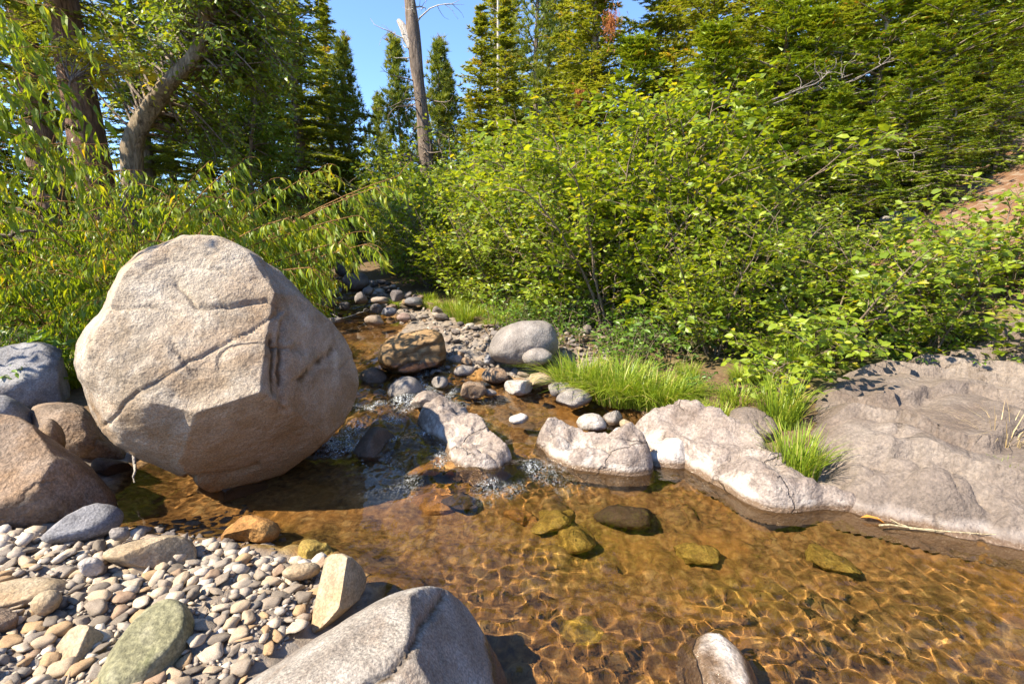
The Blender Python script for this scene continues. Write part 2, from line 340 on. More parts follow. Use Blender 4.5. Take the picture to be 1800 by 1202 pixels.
water = tag(link('water', mb.mesh('water', water_mat, True, {'foam': fo[used]})), kind='structure')
water.cycles.is_caustics_caster = True
bpy.data.objects['ground'].cycles.is_caustics_receiver = True
sun_data.cycles.is_caustics_light = True
for nm_, px_, py_, z_ in [('the olive boulder', 255, 1140, .1), ('the angular brown stone', 135, 1150, .1), ('the upright pointed stone', 595, 1080, .1), ('the long flat tan stone', 260, 995, .08), ('the broad tan stone', 50, 1065, .08), ('the oblong cream stone', 530, 1015, .05), ('the grey wedge', 140, 955, .05), ('the speckled boulder', 540, 1180, .1), ('the brown boulder', 30, 975, .05), ('the whitish block', 160, 1010, .05),
    ('the layered block', 725, 655, .1), ('the rounded grey boulder', 920, 642, .2), ('the mauve cascade rock', 710, 708, .05), ('the long orange tan stone', 955, 682, .08), ('the bright sedge', 1060, 700, .12), ('the dark brown angular stone', 830, 700, .06), ('the sunny grass', 760, 560, .3), ('the dark pointed stone', 697, 530, .5), ('the pale blue oval stone', 684, 556, .35), ('the large dark upstream rock', 625, 510, .6), ('the huge boulder', 400, 870, 0), ('the wet ochre rock', 440, 945, 0)]:
    g_ = gp(px_, py_, z_); mark(nm_, g_[0], g_[1])
mark('the spreading alder', 3.1, 4.9); mark('the tall alder', 1.35, 6.7); mark('the alder at the right edge', 4.3, 4.85); mark('the alder at the foot of the slope', 3.0, 7.0); mark('the willow behind the huge boulder', -3.75, 5.3); mark('the left willow', -4.9, 5.2); mark('the willow near the left edge', -6.2, 5.9); mark('the dark lichen boulder', -3.9, 4.0); mark('the alder cut by the right edge', 5.4, 5.5)
# ---------------------------------------------------------------- stone
def ico(sub):
    import bmesh
    bm = bmesh.new(); bmesh.ops.create_icosphere(bm, subdivisions=sub, radius=1.0)
    v = np.array([w.co[:] for w in bm.verts]); f = np.array([[w.index for w in q.verts] for q in bm.faces]); bm.free()
    return unit(v), f
ICO = {k: ico(k) for k in (1, 2, 3, 4, 5, 6, 7)}
def poly_r(poly, phi):
    """radius of the star-shaped outline (around 0,0) in the directions phi"""
    d = np.stack([np.cos(phi), np.sin(phi)], 1); r = np.zeros(len(phi))
    for a, b in zip(poly, np.roll(poly, -1, 0)):
        e = b - a; den = d[:, 0] * e[1] - d[:, 1] * e[0]; den = np.where(np.abs(den) < 1e-9, 1e-9, den)
        t = (a[0] * e[1] - a[1] * e[0]) / den; s = (a[0] * d[:, 1] - a[1] * d[:, 0]) / den
        r = np.where((t > 0) & (s >= -1e-6) & (s <= 1 + 1e-6), np.maximum(r, t), r)
    return r
def rounded(poly, k=2):
    p = np.asarray(poly, float)
    for _ in range(k):
        q = np.roll(p, -1, 0); p = np.stack([p * .75 + q * .25, p * .25 + q * .75], 1).reshape(-1, 2)
    return p
def sil_rock(name, poly, t, thick, mat, label, cat='rock', group=None, sub=5, planes=(), cuts=0, cracks=(), amp=.03, ns=3.0, seed=0, boxy=.85, rnd=1, kink=.5, lean=0.0, extra=None):
    """a stone with the outline poly (in pixels of the photograph) at depth t, half as deep as thick*2, cut by planes"""
    p = rounded(poly, rnd); c = (p.max(0) + p.min(0)) / 2; C = at(c[0], c[1], t); dist = float(np.linalg.norm(C - [0, 0, CAM_H]))
    T_ = ([0, 0, CAM_H] - C) / dist; R_ = unit(np.cross([0, 0, 1.0], T_)); BAS = np.stack([R_, np.cross(T_, R_), T_])     # right, up, towards the viewer
    rays = np.array([ray(*k) for k in p]); q = rays * (-dist / (rays @ T_))[:, None] + [0, 0, CAM_H] - C; q = np.stack([q @ BAS[0], q @ BAS[1]], 1)
    n, f = ICO[sub]; phi = np.arctan2(n[:, 1], n[:, 0]); sa = np.hypot(n[:, 0], n[:, 1])
    r = poly_r(q, phi) * sa ** boxy
    L = np.stack([r * np.cos(phi), r * np.sin(phi), np.sign(n[:, 2]) * np.abs(n[:, 2]) ** boxy * thick], 1)
    L[:, 1] += lean * L[:, 2]
    size = float(np.abs(q).max())
    rng = np.random.default_rng(seed + 7)
    pl = list(planes)
    for _ in range(cuts):
        v = unit(rng.normal(0, 1, 3)); pl.append((v, None))
    for v, d in pl:
        v = unit(np.array(v, float)); s = L @ v
        d = np.quantile(s, .93 - .12 * rng.random()) if d is None else d
        ex = np.maximum(0, s - d); L = L - v * (ex * .93)[:, None]
    nn = unit(L / [size, size, thick]); base = L + seed * 3.7
    dsp = amp * fbm(base * ns, 5, seed, .52) + amp * kink * (np.abs(vnoise(base * ns * .7, seed + 9)) - .4)
    L = L + nn * dsp[:, None]
    L[:, :2] *= ((dist - L[:, 2]) / dist)[:, None]
    W = L @ BAS
    dark = np.zeros(len(W))
    for line, wd_, dp in cracks:               # grooves that run along a line across the near side
        pr = np.stack([(C[0] + W[:, 0]), (C[1] + W[:, 1]), C[2] + W[:, 2] - CAM_H], 1)
        fwd = pr[:, 1] * CP - pr[:, 2] * SP; sx = 900 + FPX * pr[:, 0] / fwd; sy = 601 - FPX * (pr[:, 1] * SP + pr[:, 2] * CP) / fwd
        sx = sx + 5 * fbm(W * 9 + seed, 3, seed + 21); sy = sy + 5 * fbm(W * 9 + seed, 3, seed + 22); dd = np.full(len(sx), 1e9)
        for a, b in zip(line[:-1], line[1:]):
            a = np.array(a, float); e = np.array(b, float) - a; k = np.clip(((sx - a[0]) * e[0] + (sy - a[1]) * e[1]) / (e @ e), 0, 1)
            dd = np.minimum(dd, np.hypot(sx - a[0] - k * e[0], sy - a[1] - k * e[1]))
        g = dp * np.exp(-(dd / wd_) ** 2) * (L[:, 2] > -.2 * thick); W = W - (nn @ BAS) * g[:, None]
        if wd_ >= 6: dark = np.maximum(dark, np.exp(-(dd / (wd_ * .6)) ** 4) * sm(fbm(W * 14, 3, seed + 40), -.7, .1))
    mb = MB(); mb.add(W, f)
    o = link(name, mb.mesh(name, mat, True, {'streak': dark}), None, C); o.cycles.is_caustics_receiver = True
    return tag(o, label, cat, group)
def plan_rock(name, foot, H, mat, label, cat='rock', group=None, res=.02, edge=.22, base=-.14, slope=(0, 0), amp=.03, ns=2.5, seed=0, steps=0.0, power=.6, follow=False, facets=0, grow=.08):
    """a low rock that rises out of the ground inside a footprint"""
    P = rounded(np.array([[a[0], a[1]] for a in foot], float), 2); lo, hi = P.min(0), P.max(0); c = (lo + hi) / 2
    xs = np.arange(lo[0] - grow - res, hi[0] + grow + res * 2, res); ys = np.arange(lo[1] - grow - res, hi[1] + grow + res * 2, res)
    X, Y = np.meshgrid(xs, ys); x, y = X.ravel(), Y.ravel()
    wob = .05 * fbm(xy3(x, y, 5.0), 3, seed + 3)
    d = np.where(inside(x, y, P), 1, -1) * seg_dist(x, y, P) + wob * edge * 2 + grow
    s = np.clip(d / edge, 0, 1); k = 1 - (1 - s) ** 2
    h = base + (H - base) * k ** power + slope[0] * (x - c[0]) * k + slope[1] * (y - c[1]) * k
    if facets:
        rg = np.random.default_rng(seed + 1); tops = []
        for _ in range(facets):
            c2 = lo + (hi - lo) * rg.random(2); g = rg.normal(0, .38, 2); tops.append(H * rg.uniform(.95, 1.45) + g[0] * (x - c2[0]) + g[1] * (y - c2[1]))
        tp_ = -np.log(np.exp(-np.array(tops) * 110).sum(0)) / 110; h = np.minimum(h, base + (np.maximum(tp_, min(.15, H * .6)) - base) * np.minimum(1, k ** power * 1.15))
    if follow: h = h + np.maximum(land(x, y), 0) * k
    q = xy3(x, y, ns); e = fbm(q + seed, 5, seed, .5)
    h = h + amp * e * (0.3 + k) + amp * .75 * (np.abs(vnoise(q * 3.3, seed + 31)) - .3) * k + amp * .22 * fbm(q * 7, 3, seed + 33) * k
    if steps:
        a = (x * .5 + y * .85) * 2.2 + .8 * fbm(xy3(x, y, 1.1), 3, seed + 5); h = h + steps * (sm(a - np.floor(a), .0, .06) - (a - np.floor(a))) * k
    rid = np.abs(vnoise(xy3(x * 1.3 + y, y * 2.2 - x * .6, 1.6, seed), seed + 2)); h = h - amp * 1.1 * np.exp(-(rid / .035) ** 2) * k
    keep = d > -res * 1.5; F = grid_faces(len(xs), len(ys)); F = F[keep[F].all(1)]; used = np.unique(F); re = np.full(len(x), -1); re[used] = np.arange(len(used))
    V = np.stack([x - c[0], y - c[1], h], 1)[used]
    mb = MB(); mb.add(V, re[F]); o = link(name, mb.mesh(name, mat), None, (c[0], c[1], 0)); o.cycles.is_caustics_receiver = True
    return tag(o, label, cat, group)
def stone_verts(seed, sub=3, p=7.0, npl=14, flat=.6, rough=.03):
    rng = np.random.default_rng(seed); n, f = ICO[sub]
    v = unit(rng.normal(0, 1, (npl, 3))); v = np.concatenate([v, -v[: npl // 2]]); d = rng.uniform(.72, 1.05, len(v))
    s = (np.maximum(0, n @ v.T / d) ** p).sum(1) ** (-1 / p); ax = np.array([1.0, rng.uniform(.6, .85), rng.uniform(flat - .15, flat + .15)])
    L = n * s[:, None] * ax; L = L + n * (rough * fbm(n * 3 + seed * 5, 4, seed))[:, None]
    return L / np.abs(L[:, 0]).max(), f
# --- kinds of stone
GRANITE = rock_mat('pale_granite', (.25, .20, .145), (.46, .395, .315), (.62, .56, .47), (.29, .225, .155), spk=.38, spk_scale=120, stain_at=.50, big=1.7, lower=(.0, .75, (.36, .21, .085)), bump=.9, ochre=.3, joints=.8)  # lower ochre: water stain with warm bounce light mixed into the colour
BROWN = rock_mat('brown_boulder_stone', (.14, .10, .072), (.265, .20, .15), (.39, .325, .27), (.19, .125, .075), spk=.4, spk_scale=70, big=1.9, ochre=.3, joints=1.0, bump=.8)
GREY = rock_mat('grey_river_stone', (.17, .15, .14), (.30, .27, .25), (.42, .39, .36), (.20, .16, .13), spk=.35, big=1.8, wet=.04)
BLUE = rock_mat('blue_grey_stone', (.13, .13, .14), (.24, .24, .26), (.36, .36, .37), (.19, .15, .12), spk=.4, big=1.8)
SPECK = rock_mat('speckled_granite', (.21, .175, .145), (.36, .325, .285), (.50, .47, .43), (.24, .18, .135), spk=.5, spk_scale=115, stain_at=.50, big=2.2, bump=.7, wet=.02)
MOSS = rock_mat('olive_lichen_stone', (.13, .12, .06), (.25, .24, .14), (.35, .33, .23), (.13, .14, .05), spk=.45, spk_scale=70, stain_at=.52, big=2.5)
TAN = rock_mat('tan_stone', (.27, .20, .12), (.42, .34, .23), (.55, .48, .37), (.30, .22, .13), spk=.35, big=2.5, wet=.015, ochre=.35)
LAYER = rock_mat('layered_tan_stone', (.20, .12, .05), (.38, .24, .11), (.50, .36, .20), (.12, .075, .035), spk=.25, big=1.2, bands=.8, wet=.24)
CRUST = rock_mat('bedrock_with_white_crust', (.22, .175, .15), (.33, .275, .24), (.44, .385, .345), (.19, .145, .12), spk=.35, spk_scale=50, stain_at=.52, big=2.6, deposit=(-.04, .10, .75, (.66, .60, .54)), wet=.02, bump=.9, joints=2.2)
WHITE = rock_mat('white_crusted_stone', (.36, .31, .27), (.55, .50, .46), (.66, .62, .59), (.27, .21, .18), spk=.3, big=3.0, stain_at=.56, wet=.02, bump=.8)
SLAB = rock_mat('grey_brown_bedrock', (.145, .115, .095), (.225, .182, .152), (.31, .262, .222), (.155, .115, .09), spk=.3, spk_scale=45, stain_at=.52, big=.7, deposit=(.0, .075, .10, (.62, .55, .50)), wet=.015, bump=.9, joints=.9)
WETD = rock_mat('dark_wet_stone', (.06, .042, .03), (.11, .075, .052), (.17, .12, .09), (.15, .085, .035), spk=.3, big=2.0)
ALGAE = rock_mat('algae_stone', (.16, .10, .02), (.38, .27, .06), (.52, .40, .09), (.20, .11, .03), spk=.4, big=3.0)
OCHRE = rock_mat('ochre_stone', (.16, .075, .02), (.36, .18, .05), (.50, .29, .10), (.12, .06, .02), spk=.4, big=3.0)
CHANNEL = rock_mat('dim_grey_channel_stone', (.14, .12, .11), (.26, .23, .22), (.38, .35, .33), (.18, .13, .10), spk=.3, big=1.5, obj_rnd=.6)  # grey darkened so that the upstream shade sits in the stone colour
PEBBLE = rock_mat('mixed_pebble', (.27, .225, .18), (.40, .345, .285), (.52, .465, .39), (.32, .24, .165), spk=.3, spk_scale=160, big=7, obj_rnd=.75, bump=.3)
# --- the boulders
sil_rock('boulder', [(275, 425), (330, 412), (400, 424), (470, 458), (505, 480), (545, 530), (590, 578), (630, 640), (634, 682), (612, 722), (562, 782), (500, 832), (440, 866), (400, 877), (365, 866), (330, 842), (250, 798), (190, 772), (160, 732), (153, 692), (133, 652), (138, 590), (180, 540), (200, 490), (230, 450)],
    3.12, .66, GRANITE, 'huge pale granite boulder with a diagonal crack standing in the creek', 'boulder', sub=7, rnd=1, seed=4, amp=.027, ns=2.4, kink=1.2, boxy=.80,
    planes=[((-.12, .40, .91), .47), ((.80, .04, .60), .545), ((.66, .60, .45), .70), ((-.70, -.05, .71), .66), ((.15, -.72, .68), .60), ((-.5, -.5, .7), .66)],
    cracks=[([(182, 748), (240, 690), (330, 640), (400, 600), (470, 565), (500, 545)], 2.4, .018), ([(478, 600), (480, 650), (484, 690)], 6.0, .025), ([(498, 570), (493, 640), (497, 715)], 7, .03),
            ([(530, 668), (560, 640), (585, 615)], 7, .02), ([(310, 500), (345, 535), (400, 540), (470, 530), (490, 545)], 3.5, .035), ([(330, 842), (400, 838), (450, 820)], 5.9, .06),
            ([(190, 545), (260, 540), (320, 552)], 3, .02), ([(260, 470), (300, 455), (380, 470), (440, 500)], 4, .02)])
sil_rock('boulder', [(-150, 780), (-70, 722), (0, 727), (45, 738), (100, 785), (150, 812), (190, 858), (214, 905), (205, 928), (150, 948), (70, 965), (-20, 975), (-150, 960)], 2.68, .36, BROWN,
    'smooth brown boulder with ochre stains rising behind the pebbles', 'boulder', sub=5, seed=11, amp=.02, ns=2.2, planes=[((-.2, .6, .75), .23), ((.6, .1, .8), .32)], cracks=[([(60, 950), (110, 903), (160, 873), (207, 882)], 3.5, .03)])
sil_rock('stone', [(58, 956), (105, 912), (160, 880), (203, 888), (218, 908), (204, 932), (140, 956)], 2.42, .10, BLUE, 'grey wedge of stone split off below the brown boulder', 'stone', sub=4, seed=12, amp=.012, planes=[((-.1, .55, .8), .06)])
sil_rock('boulder', [(-80, 640), (0, 606), (60, 597), (110, 614), (138, 640), (152, 690), (146, 735), (40, 745), (-80, 740)], 4.1, .45, BLUE, 'dark shaded boulder with lichen left of the huge boulder', 'boulder', sub=5, seed=13, cuts=4, amp=.04)
sil_rock('rock', [(50, 716), (90, 707), (140, 711), (166, 735), (185, 768), (245, 802), (245, 830), (150, 825), (90, 800), (55, 760)], 3.5, .38, BROWN, 'reddish grey rock wedged between the huge boulder and the brown boulder', 'rock', seed=14, cuts=3, amp=.03)
sil_rock('rock', [(-60, 705), (0, 692), (40, 711), (72, 745), (64, 775), (0, 775), (-60, 770)], 3.25, .25, BLUE, 'blue grey rock at the left edge above the brown boulder', 'rock', sub=4, seed=15, cuts=3, amp=.02)
sil_rock('rock', [(60, 775), (68, 742), (86, 731), (106, 745), (120, 772), (112, 800), (78, 805)], 2.98, .14, BROWN, 'small sunlit knob of rock leaning on the brown boulder', 'rock', sub=4, seed=16, amp=.015)
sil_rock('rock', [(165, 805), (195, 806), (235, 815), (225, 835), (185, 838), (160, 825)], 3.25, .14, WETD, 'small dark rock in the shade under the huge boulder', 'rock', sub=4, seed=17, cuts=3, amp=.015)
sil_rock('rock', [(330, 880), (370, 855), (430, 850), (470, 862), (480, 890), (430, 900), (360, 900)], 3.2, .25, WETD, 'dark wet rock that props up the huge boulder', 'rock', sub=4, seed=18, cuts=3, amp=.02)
sil_rock('boulder', [(420, 1215), (455, 1188), (520, 1148), (600, 1094), (680, 1050), (740, 1029), (790, 1032), (830, 1049), (861, 1090), (880, 1140), (896, 1202), (905, 1290), (850, 1400), (600, 1440), (430, 1350), (395, 1260)], 1.56, .36, SPECK,
    'speckled grey granite boulder with a long crack at the bottom edge', 'boulder', sub=6, seed=21, amp=.012, ns=3, planes=[((-.1, .75, .62), .30), ((.8, .35, .4), .30)], cracks=[([(790, 1035), (745, 1090), (720, 1150), (690, 1185), (630, 1215)], 6, .022), ([(800, 1050), (830, 1080)], 3, .006)])
sil_rock('boulder', [(158, 1205), (185, 1163), (215, 1113), (250, 1074), (285, 1051), (320, 1055), (344, 1080), (347, 1112), (332, 1150), (302, 1202), (270, 1262), (200, 1275), (150, 1245)], 1.64, .17, MOSS,
    'smooth olive green lichen covered boulder among the pebbles', 'boulder', sub=5, seed=22, amp=.008, ns=5, planes=[((-.1, .6, .75), .12)])
sil_rock('stone', [(573, 976), (612, 971), (646, 1006), (642, 1045), (602, 1080), (549, 1120), (546, 1098), (560, 1040), (568, 1000)], 1.97, .15, TAN, 'upright pointed stone at the edge of pebbles and water', 'stone', sub=5, seed=23, amp=.006, rnd=1, boxy=.6, planes=[((-.62, .35, .7), .085), ((.8, -.05, .6), .085)])
sil_rock('stone', [(172, 975), (215, 956), (280, 941), (322, 939), (345, 958), (347, 988), (320, 1004), (270, 1004), (205, 994)], 2.2, .14, TAN, 'long flat tan stone lying at the back of the pebbles', 'stone', sub=5, seed=24, amp=.01, boxy=.7, planes=[((0, .85, .5), .085), ((.2, -.1, 1), .10)])
sil_rock('stone', [(-40, 1040), (20, 1017), (80, 1011), (126, 1020), (136, 1050), (100, 1073), (40, 1076), (-40, 1078)], 1.93, .13, TAN, 'broad tan stone at the left edge of the pebble bar', 'stone', sub=4, seed=25, amp=.01, planes=[((0, .8, .6), .065)])
sil_rock('stone', [(68, 1185), (100, 1130), (130, 1094), (166, 1097), (202, 1130), (197, 1162), (160, 1195), (120, 1212), (78, 1212)], 1.67, .13, TAN, 'angular brown stone with a steep shaded face beside the olive boulder', 'stone', sub=5, seed=26, amp=.007, boxy=.6, planes=[((-.55, .55, .6), .065), ((.6, -.1, .75), .08), ((.2, -.6, .75), .09)])
sil_rock('stone', [(48, 1066), (65, 1042), (95, 1034), (113, 1045), (101, 1072), (70, 1087)], 1.80, .06, TAN, 'rounded cream stone resting against the broad tan stone', 'stone', sub=4, seed=27, amp=.006)
sil_rock('stone', [(488, 1010), (510, 990), (550, 985), (568, 995), (560, 1012), (520, 1024)], 2.1, .07, TAN, 'oblong cream stone beside the upright pointed stone', 'stone', sub=4, seed=28, amp=.006)
sil_rock('stone', [(135, 985), (160, 975), (185, 990), (178, 1010), (145, 1012)], 2.02, .06, WHITE, 'whitish block of stone in front of the long flat stone', 'stone', sub=4, seed=29, cuts=5, amp=.006)
sil_rock('stone', [(-30, 1075), (10, 1068), (34, 1080), (30, 1110), (-30, 1118)], 1.75, .08, BROWN, 'dark brown stone cut by the left edge of the picture', 'stone', sub=4, seed=30, cuts=3, amp=.006)
sil_rock('stone', [(190, 930), (215, 925), (230, 935), (225, 948), (195, 950)], 2.35, .05, GREY, 'round grey stone between the grey wedge and the water', 'stone', sub=4, seed=31, amp=.005)
sil_rock('rock', [(372, 935), (400, 900), (440, 888), (478, 898), (492, 925), (470, 945), (400, 948)], 2.55, .2, OCHRE, 'wet ochre rock with a dry white top in the shallow inlet', 'rock', sub=5, seed=32, cuts=7, amp=.03, ns=5).location.z -= .05
sil_rock('rock', [(508, 950), (530, 925), (565, 918), (595, 940), (605, 975), (560, 975), (515, 968)], 2.42, .14, ALGAE, 'wet yellow algae covered rock in front of the inlet', 'rock', sub=5, seed=33, cuts=7, amp=.03, ns=6).location.z -= .09
# --- rocks of the small cascade
sil_rock('rock', [(666, 615), (690, 590), (740, 580), (772, 584), (783, 610), (781, 642), (760, 650), (715, 664), (690, 660), (668, 642)], 5.6, .36, LAYER, 'squarish tan block with slanting layers standing beside the upper pool', 'rock', sub=5, seed=41, amp=.03, boxy=.6, planes=[((-.2, .75, .6), .22), ((.1, 0, 1), .27)], cracks=[([(690, 640), (730, 618), (778, 600)], 3, .04), ([(690, 652), (740, 632), (780, 622)], 3, .04)])
sil_rock('boulder', [(857, 612), (870, 585), (905, 564), (950, 561), (976, 575), (987, 610), (962, 636), (900, 645), (862, 632)], 5.5, .36, GREY, 'rounded grey boulder half under the alder leaves', 'boulder', sub=5, seed=42, amp=.03, planes=[((-.3, .7, .6), .32)])
sil_rock('rock', [(915, 625), (935, 612), (960, 614), (975, 625), (965, 640), (925, 642)], 5.2, .13, GREY, 'small grey rock in front of the rounded grey boulder', 'rock', sub=4, seed=43, amp=.02)
sil_rock('rock', [(628, 660), (645, 640), (672, 648), (685, 668), (678, 700), (640, 710), (628, 700)], 5.5, .3, WETD, 'wet brown block where the water drops beside the huge boulder', 'rock', sub=4, seed=44, cuts=4, amp=.03, boxy=.65)
sil_rock('rock', [(676, 695), (690, 668), (715, 659), (737, 668), (745, 692), (722, 712), (683, 712)], 5.0, .25, GREY, 'rounded mauve rock at the top of the cascade', 'rock', sub=4, seed=45, amp=.02)
sil_rock('rock', [(715, 712), (740, 685), (770, 690), (790, 710), (765, 728), (725, 728)], 4.6, .25, CRUST, 'low pale rock between the cascade and the brown pool', 'rock', sub=4, seed=46, cuts=3, amp=.02)
plan_rock('rock', [gp(735, 745, .0), gp(790, 780), gp(805, 815), gp(850, 830), gp(893, 812), gp(880, 785, .1), gp(855, 760, .1), gp(835, 725, .15), gp(800, 700, .15), gp(768, 702, .1)], .19, CRUST, 'long pale ridge of water worn rock dividing the cascade from the pool', 'rock', edge=.16, res=.013, amp=.06, ns=3.5, facets=6, power=.5, seed=47)
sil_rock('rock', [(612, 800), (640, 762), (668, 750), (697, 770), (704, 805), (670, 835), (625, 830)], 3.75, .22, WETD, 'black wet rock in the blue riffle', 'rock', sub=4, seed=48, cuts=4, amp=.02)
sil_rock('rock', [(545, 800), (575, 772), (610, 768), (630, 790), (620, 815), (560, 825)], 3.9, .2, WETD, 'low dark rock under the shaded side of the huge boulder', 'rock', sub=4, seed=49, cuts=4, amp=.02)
for k, (pl, tt, th, mt, lb) in enumerate([
    ([(700, 830), (735, 805), (790, 800), (830, 815), (835, 838), (780, 850), (720, 850)], 3.35, .22, OCHRE, 'orange wet rock at the foot of the pale ridge'),
    ([(715, 880), (750, 862), (800, 866), (850, 880), (840, 905), (780, 918), (725, 905)], 3.02, .2, OCHRE, 'submerged orange rock with foam running over it'),
    ([(770, 890), (800, 872), (840, 878), (862, 897), (840, 912), (790, 915)], 2.95, .12, WETD, 'dark rock breaking the foam below the cascade'),
    ([(880, 905), (915, 880), (950, 895), (950, 930), (905, 945)], 2.85, .14, OCHRE, 'submerged brown rock between foam and yellow stones'),
    ([(920, 920), (945, 893), (990, 890), (1010, 905), (995, 940), (940, 950)], 2.80, .18, ALGAE, 'submerged olive yellow rock below the foam'),
    ([(955, 960), (990, 915), (1045, 910), (1060, 935), (1045, 975), (985, 985)], 2.66, .16, ALGAE, 'bright yellow algae rock under the middle of the pool'),
    ([(1045, 905), (1075, 868), (1130, 870), (1160, 900), (1150, 935), (1080, 930)], 2.80, .18, WETD, 'dark olive rock under the water near the white bedrock'),
    ([(965, 1130), (985, 1095), (1025, 1080), (1055, 1100), (1060, 1140), (1020, 1165), (980, 1160)], 2.05, .13, ALGAE, 'round submerged rock right of the speckled boulder'),
    ([(1392, 948), (1430, 942), (1500, 965), (1545, 985), (1520, 998), (1450, 985), (1400, 968)], 2.38, .09, ALGAE, 'long yellow brown rock like a log under the water'),
    ([(1170, 950), (1220, 940), (1270, 965), (1265, 1000), (1200, 1005), (1165, 985)], 2.5, .12, ALGAE, 'flat yellowish rock under the middle of the wide pool')]):
    o = sil_rock('rock', pl, tt * 1.05, th, mt, lb, 'rock', sub=4, seed=60 + k, cuts=6, amp=.045, ns=6); o.location.z -= .02 if k in (0, 2) else .12
# --- bedrock of the right bank
plan_rock('bedrock', [gp(1470, 852, .1), gp(1500, 893), gp(1560, 907), gp(1650, 926), gp(1800, 952), (3.4, 1.5), (4.4, 1.0), (6.2, 1.0), (6.4, 5.2), (5.0, 5.1), (4.2, 4.7), (3.3, 4.55), (2.75, 4.3), (2.3, 3.6)], .07, SLAB, 'broad mauve slab of bedrock sloping into the creek under the alder', 'bedrock', edge=.42, res=.022, slope=(.0, .0), amp=.05, ns=1.3, seed=51, steps=.11, power=.75, follow=True, grow=.16)
plan_rock('bedrock', [gp(1128, 770), gp(1190, 806), gp(1250, 836), gp(1310, 874), gp(1362, 892), gp(1420, 884), gp(1494, 890), gp(1494, 868, .08), gp(1440, 838, .15), gp(1390, 806, .2), gp(1330, 772, .2), gp(1280, 746, .2), gp(1225, 727, .2), gp(1160, 723, .2), gp(1125, 738, .15)], .32, CRUST, 'long whaleback of white crusted bedrock at the waterline', 'bedrock', edge=.22, res=.015, amp=.05, ns=2.4, seed=52, steps=.07, facets=9, power=.45)
plan_rock('rock', [gp(948, 782), gp(1000, 818), gp(1060, 824), gp(1128, 830), gp(1130, 800, .05), gp(1100, 768, .15), gp(1060, 754, .2), gp(1010, 738, .2), gp(970, 752, .1)], .25, CRUST, 'blocky mauve rock with white edges jutting into the pool', 'rock', edge=.17, res=.013, amp=.07, ns=3.0, steps=.03, facets=7, power=.45, seed=53)
plan_rock('rock', [gp(1085, 765, .05), gp(1130, 815), gp(1195, 818), gp(1205, 800), gp(1160, 765, .1), gp(1130, 735, .15), gp(1085, 730, .15)], .15, WHITE, 'bright white rock between the whaleback and the blocky rock', 'rock', edge=.2, res=.015, amp=.04, ns=4, facets=5, power=.5, seed=54)
sil_rock('rock', [(1010, 745), (1020, 728), (1050, 724), (1066, 738), (1068, 760), (1020, 765)], 4.1, .14, WHITE, 'rounded white rock behind the blocky mauve rock', 'rock', sub=4, seed=55, amp=.012)
sil_rock('rock', [(1058, 745), (1062, 728), (1090, 720), (1096, 738), (1085, 755), (1065, 758)], 4.2, .1, GREY, 'grey rock squeezed between two white rocks', 'rock', sub=4, seed=56, cuts=4, amp=.012)
sil_rock('rock', [(1272, 745), (1285, 722), (1320, 716), (1350, 728), (1372, 760), (1350, 785), (1290, 775)], 3.75, .22, SLAB, 'brown rock behind the whaleback beside the grass tuft', 'rock', sub=4, seed=57, cuts=3, amp=.02)
plan_rock('rock', [gp(1205, 1120), gp(1215, 1190), gp(1235, 1240), gp(1345, 1240), gp(1325, 1165), gp(1285, 1112), gp(1240, 1100)], .05, WHITE, 'flat pinkish stone with a dry white top near the bottom edge', 'rock', edge=.13, res=.01, base=-.12, amp=.010, ns=6, grow=.02, facets=4, seed=58)
# --- rock outcrops on the needle covered slope
for k, (pl, tt, th, mt, lb) in enumerate([
    ([(1720, 265), (1760, 240), (1840, 235), (1850, 290), (1760, 292)], 9.5, .5, BROWN, 'brown rock jutting from the needle litter at the right edge'),
    ([(1500, 440), (1540, 380), (1600, 365), (1650, 385), (1640, 430), (1560, 465)], 8.2, .5, GREY, 'pale grey outcrop on the slope behind the alder'),
    ([(1690, 420), (1740, 400), (1810, 405), (1820, 445), (1720, 452)], 7.6, .4, GREY, 'light grey outcrop low on the slope at the right edge'),
    ([(1765, 345), (1800, 330), (1850, 335), (1850, 370), (1780, 370)], 8.4, .3, GREY, 'small pale rock between outcrops on the slope')]):
    sil_rock('rock', pl, tt, th, mt, lb, 'rock', sub=4, seed=80 + k, cuts=5, amp=.05)
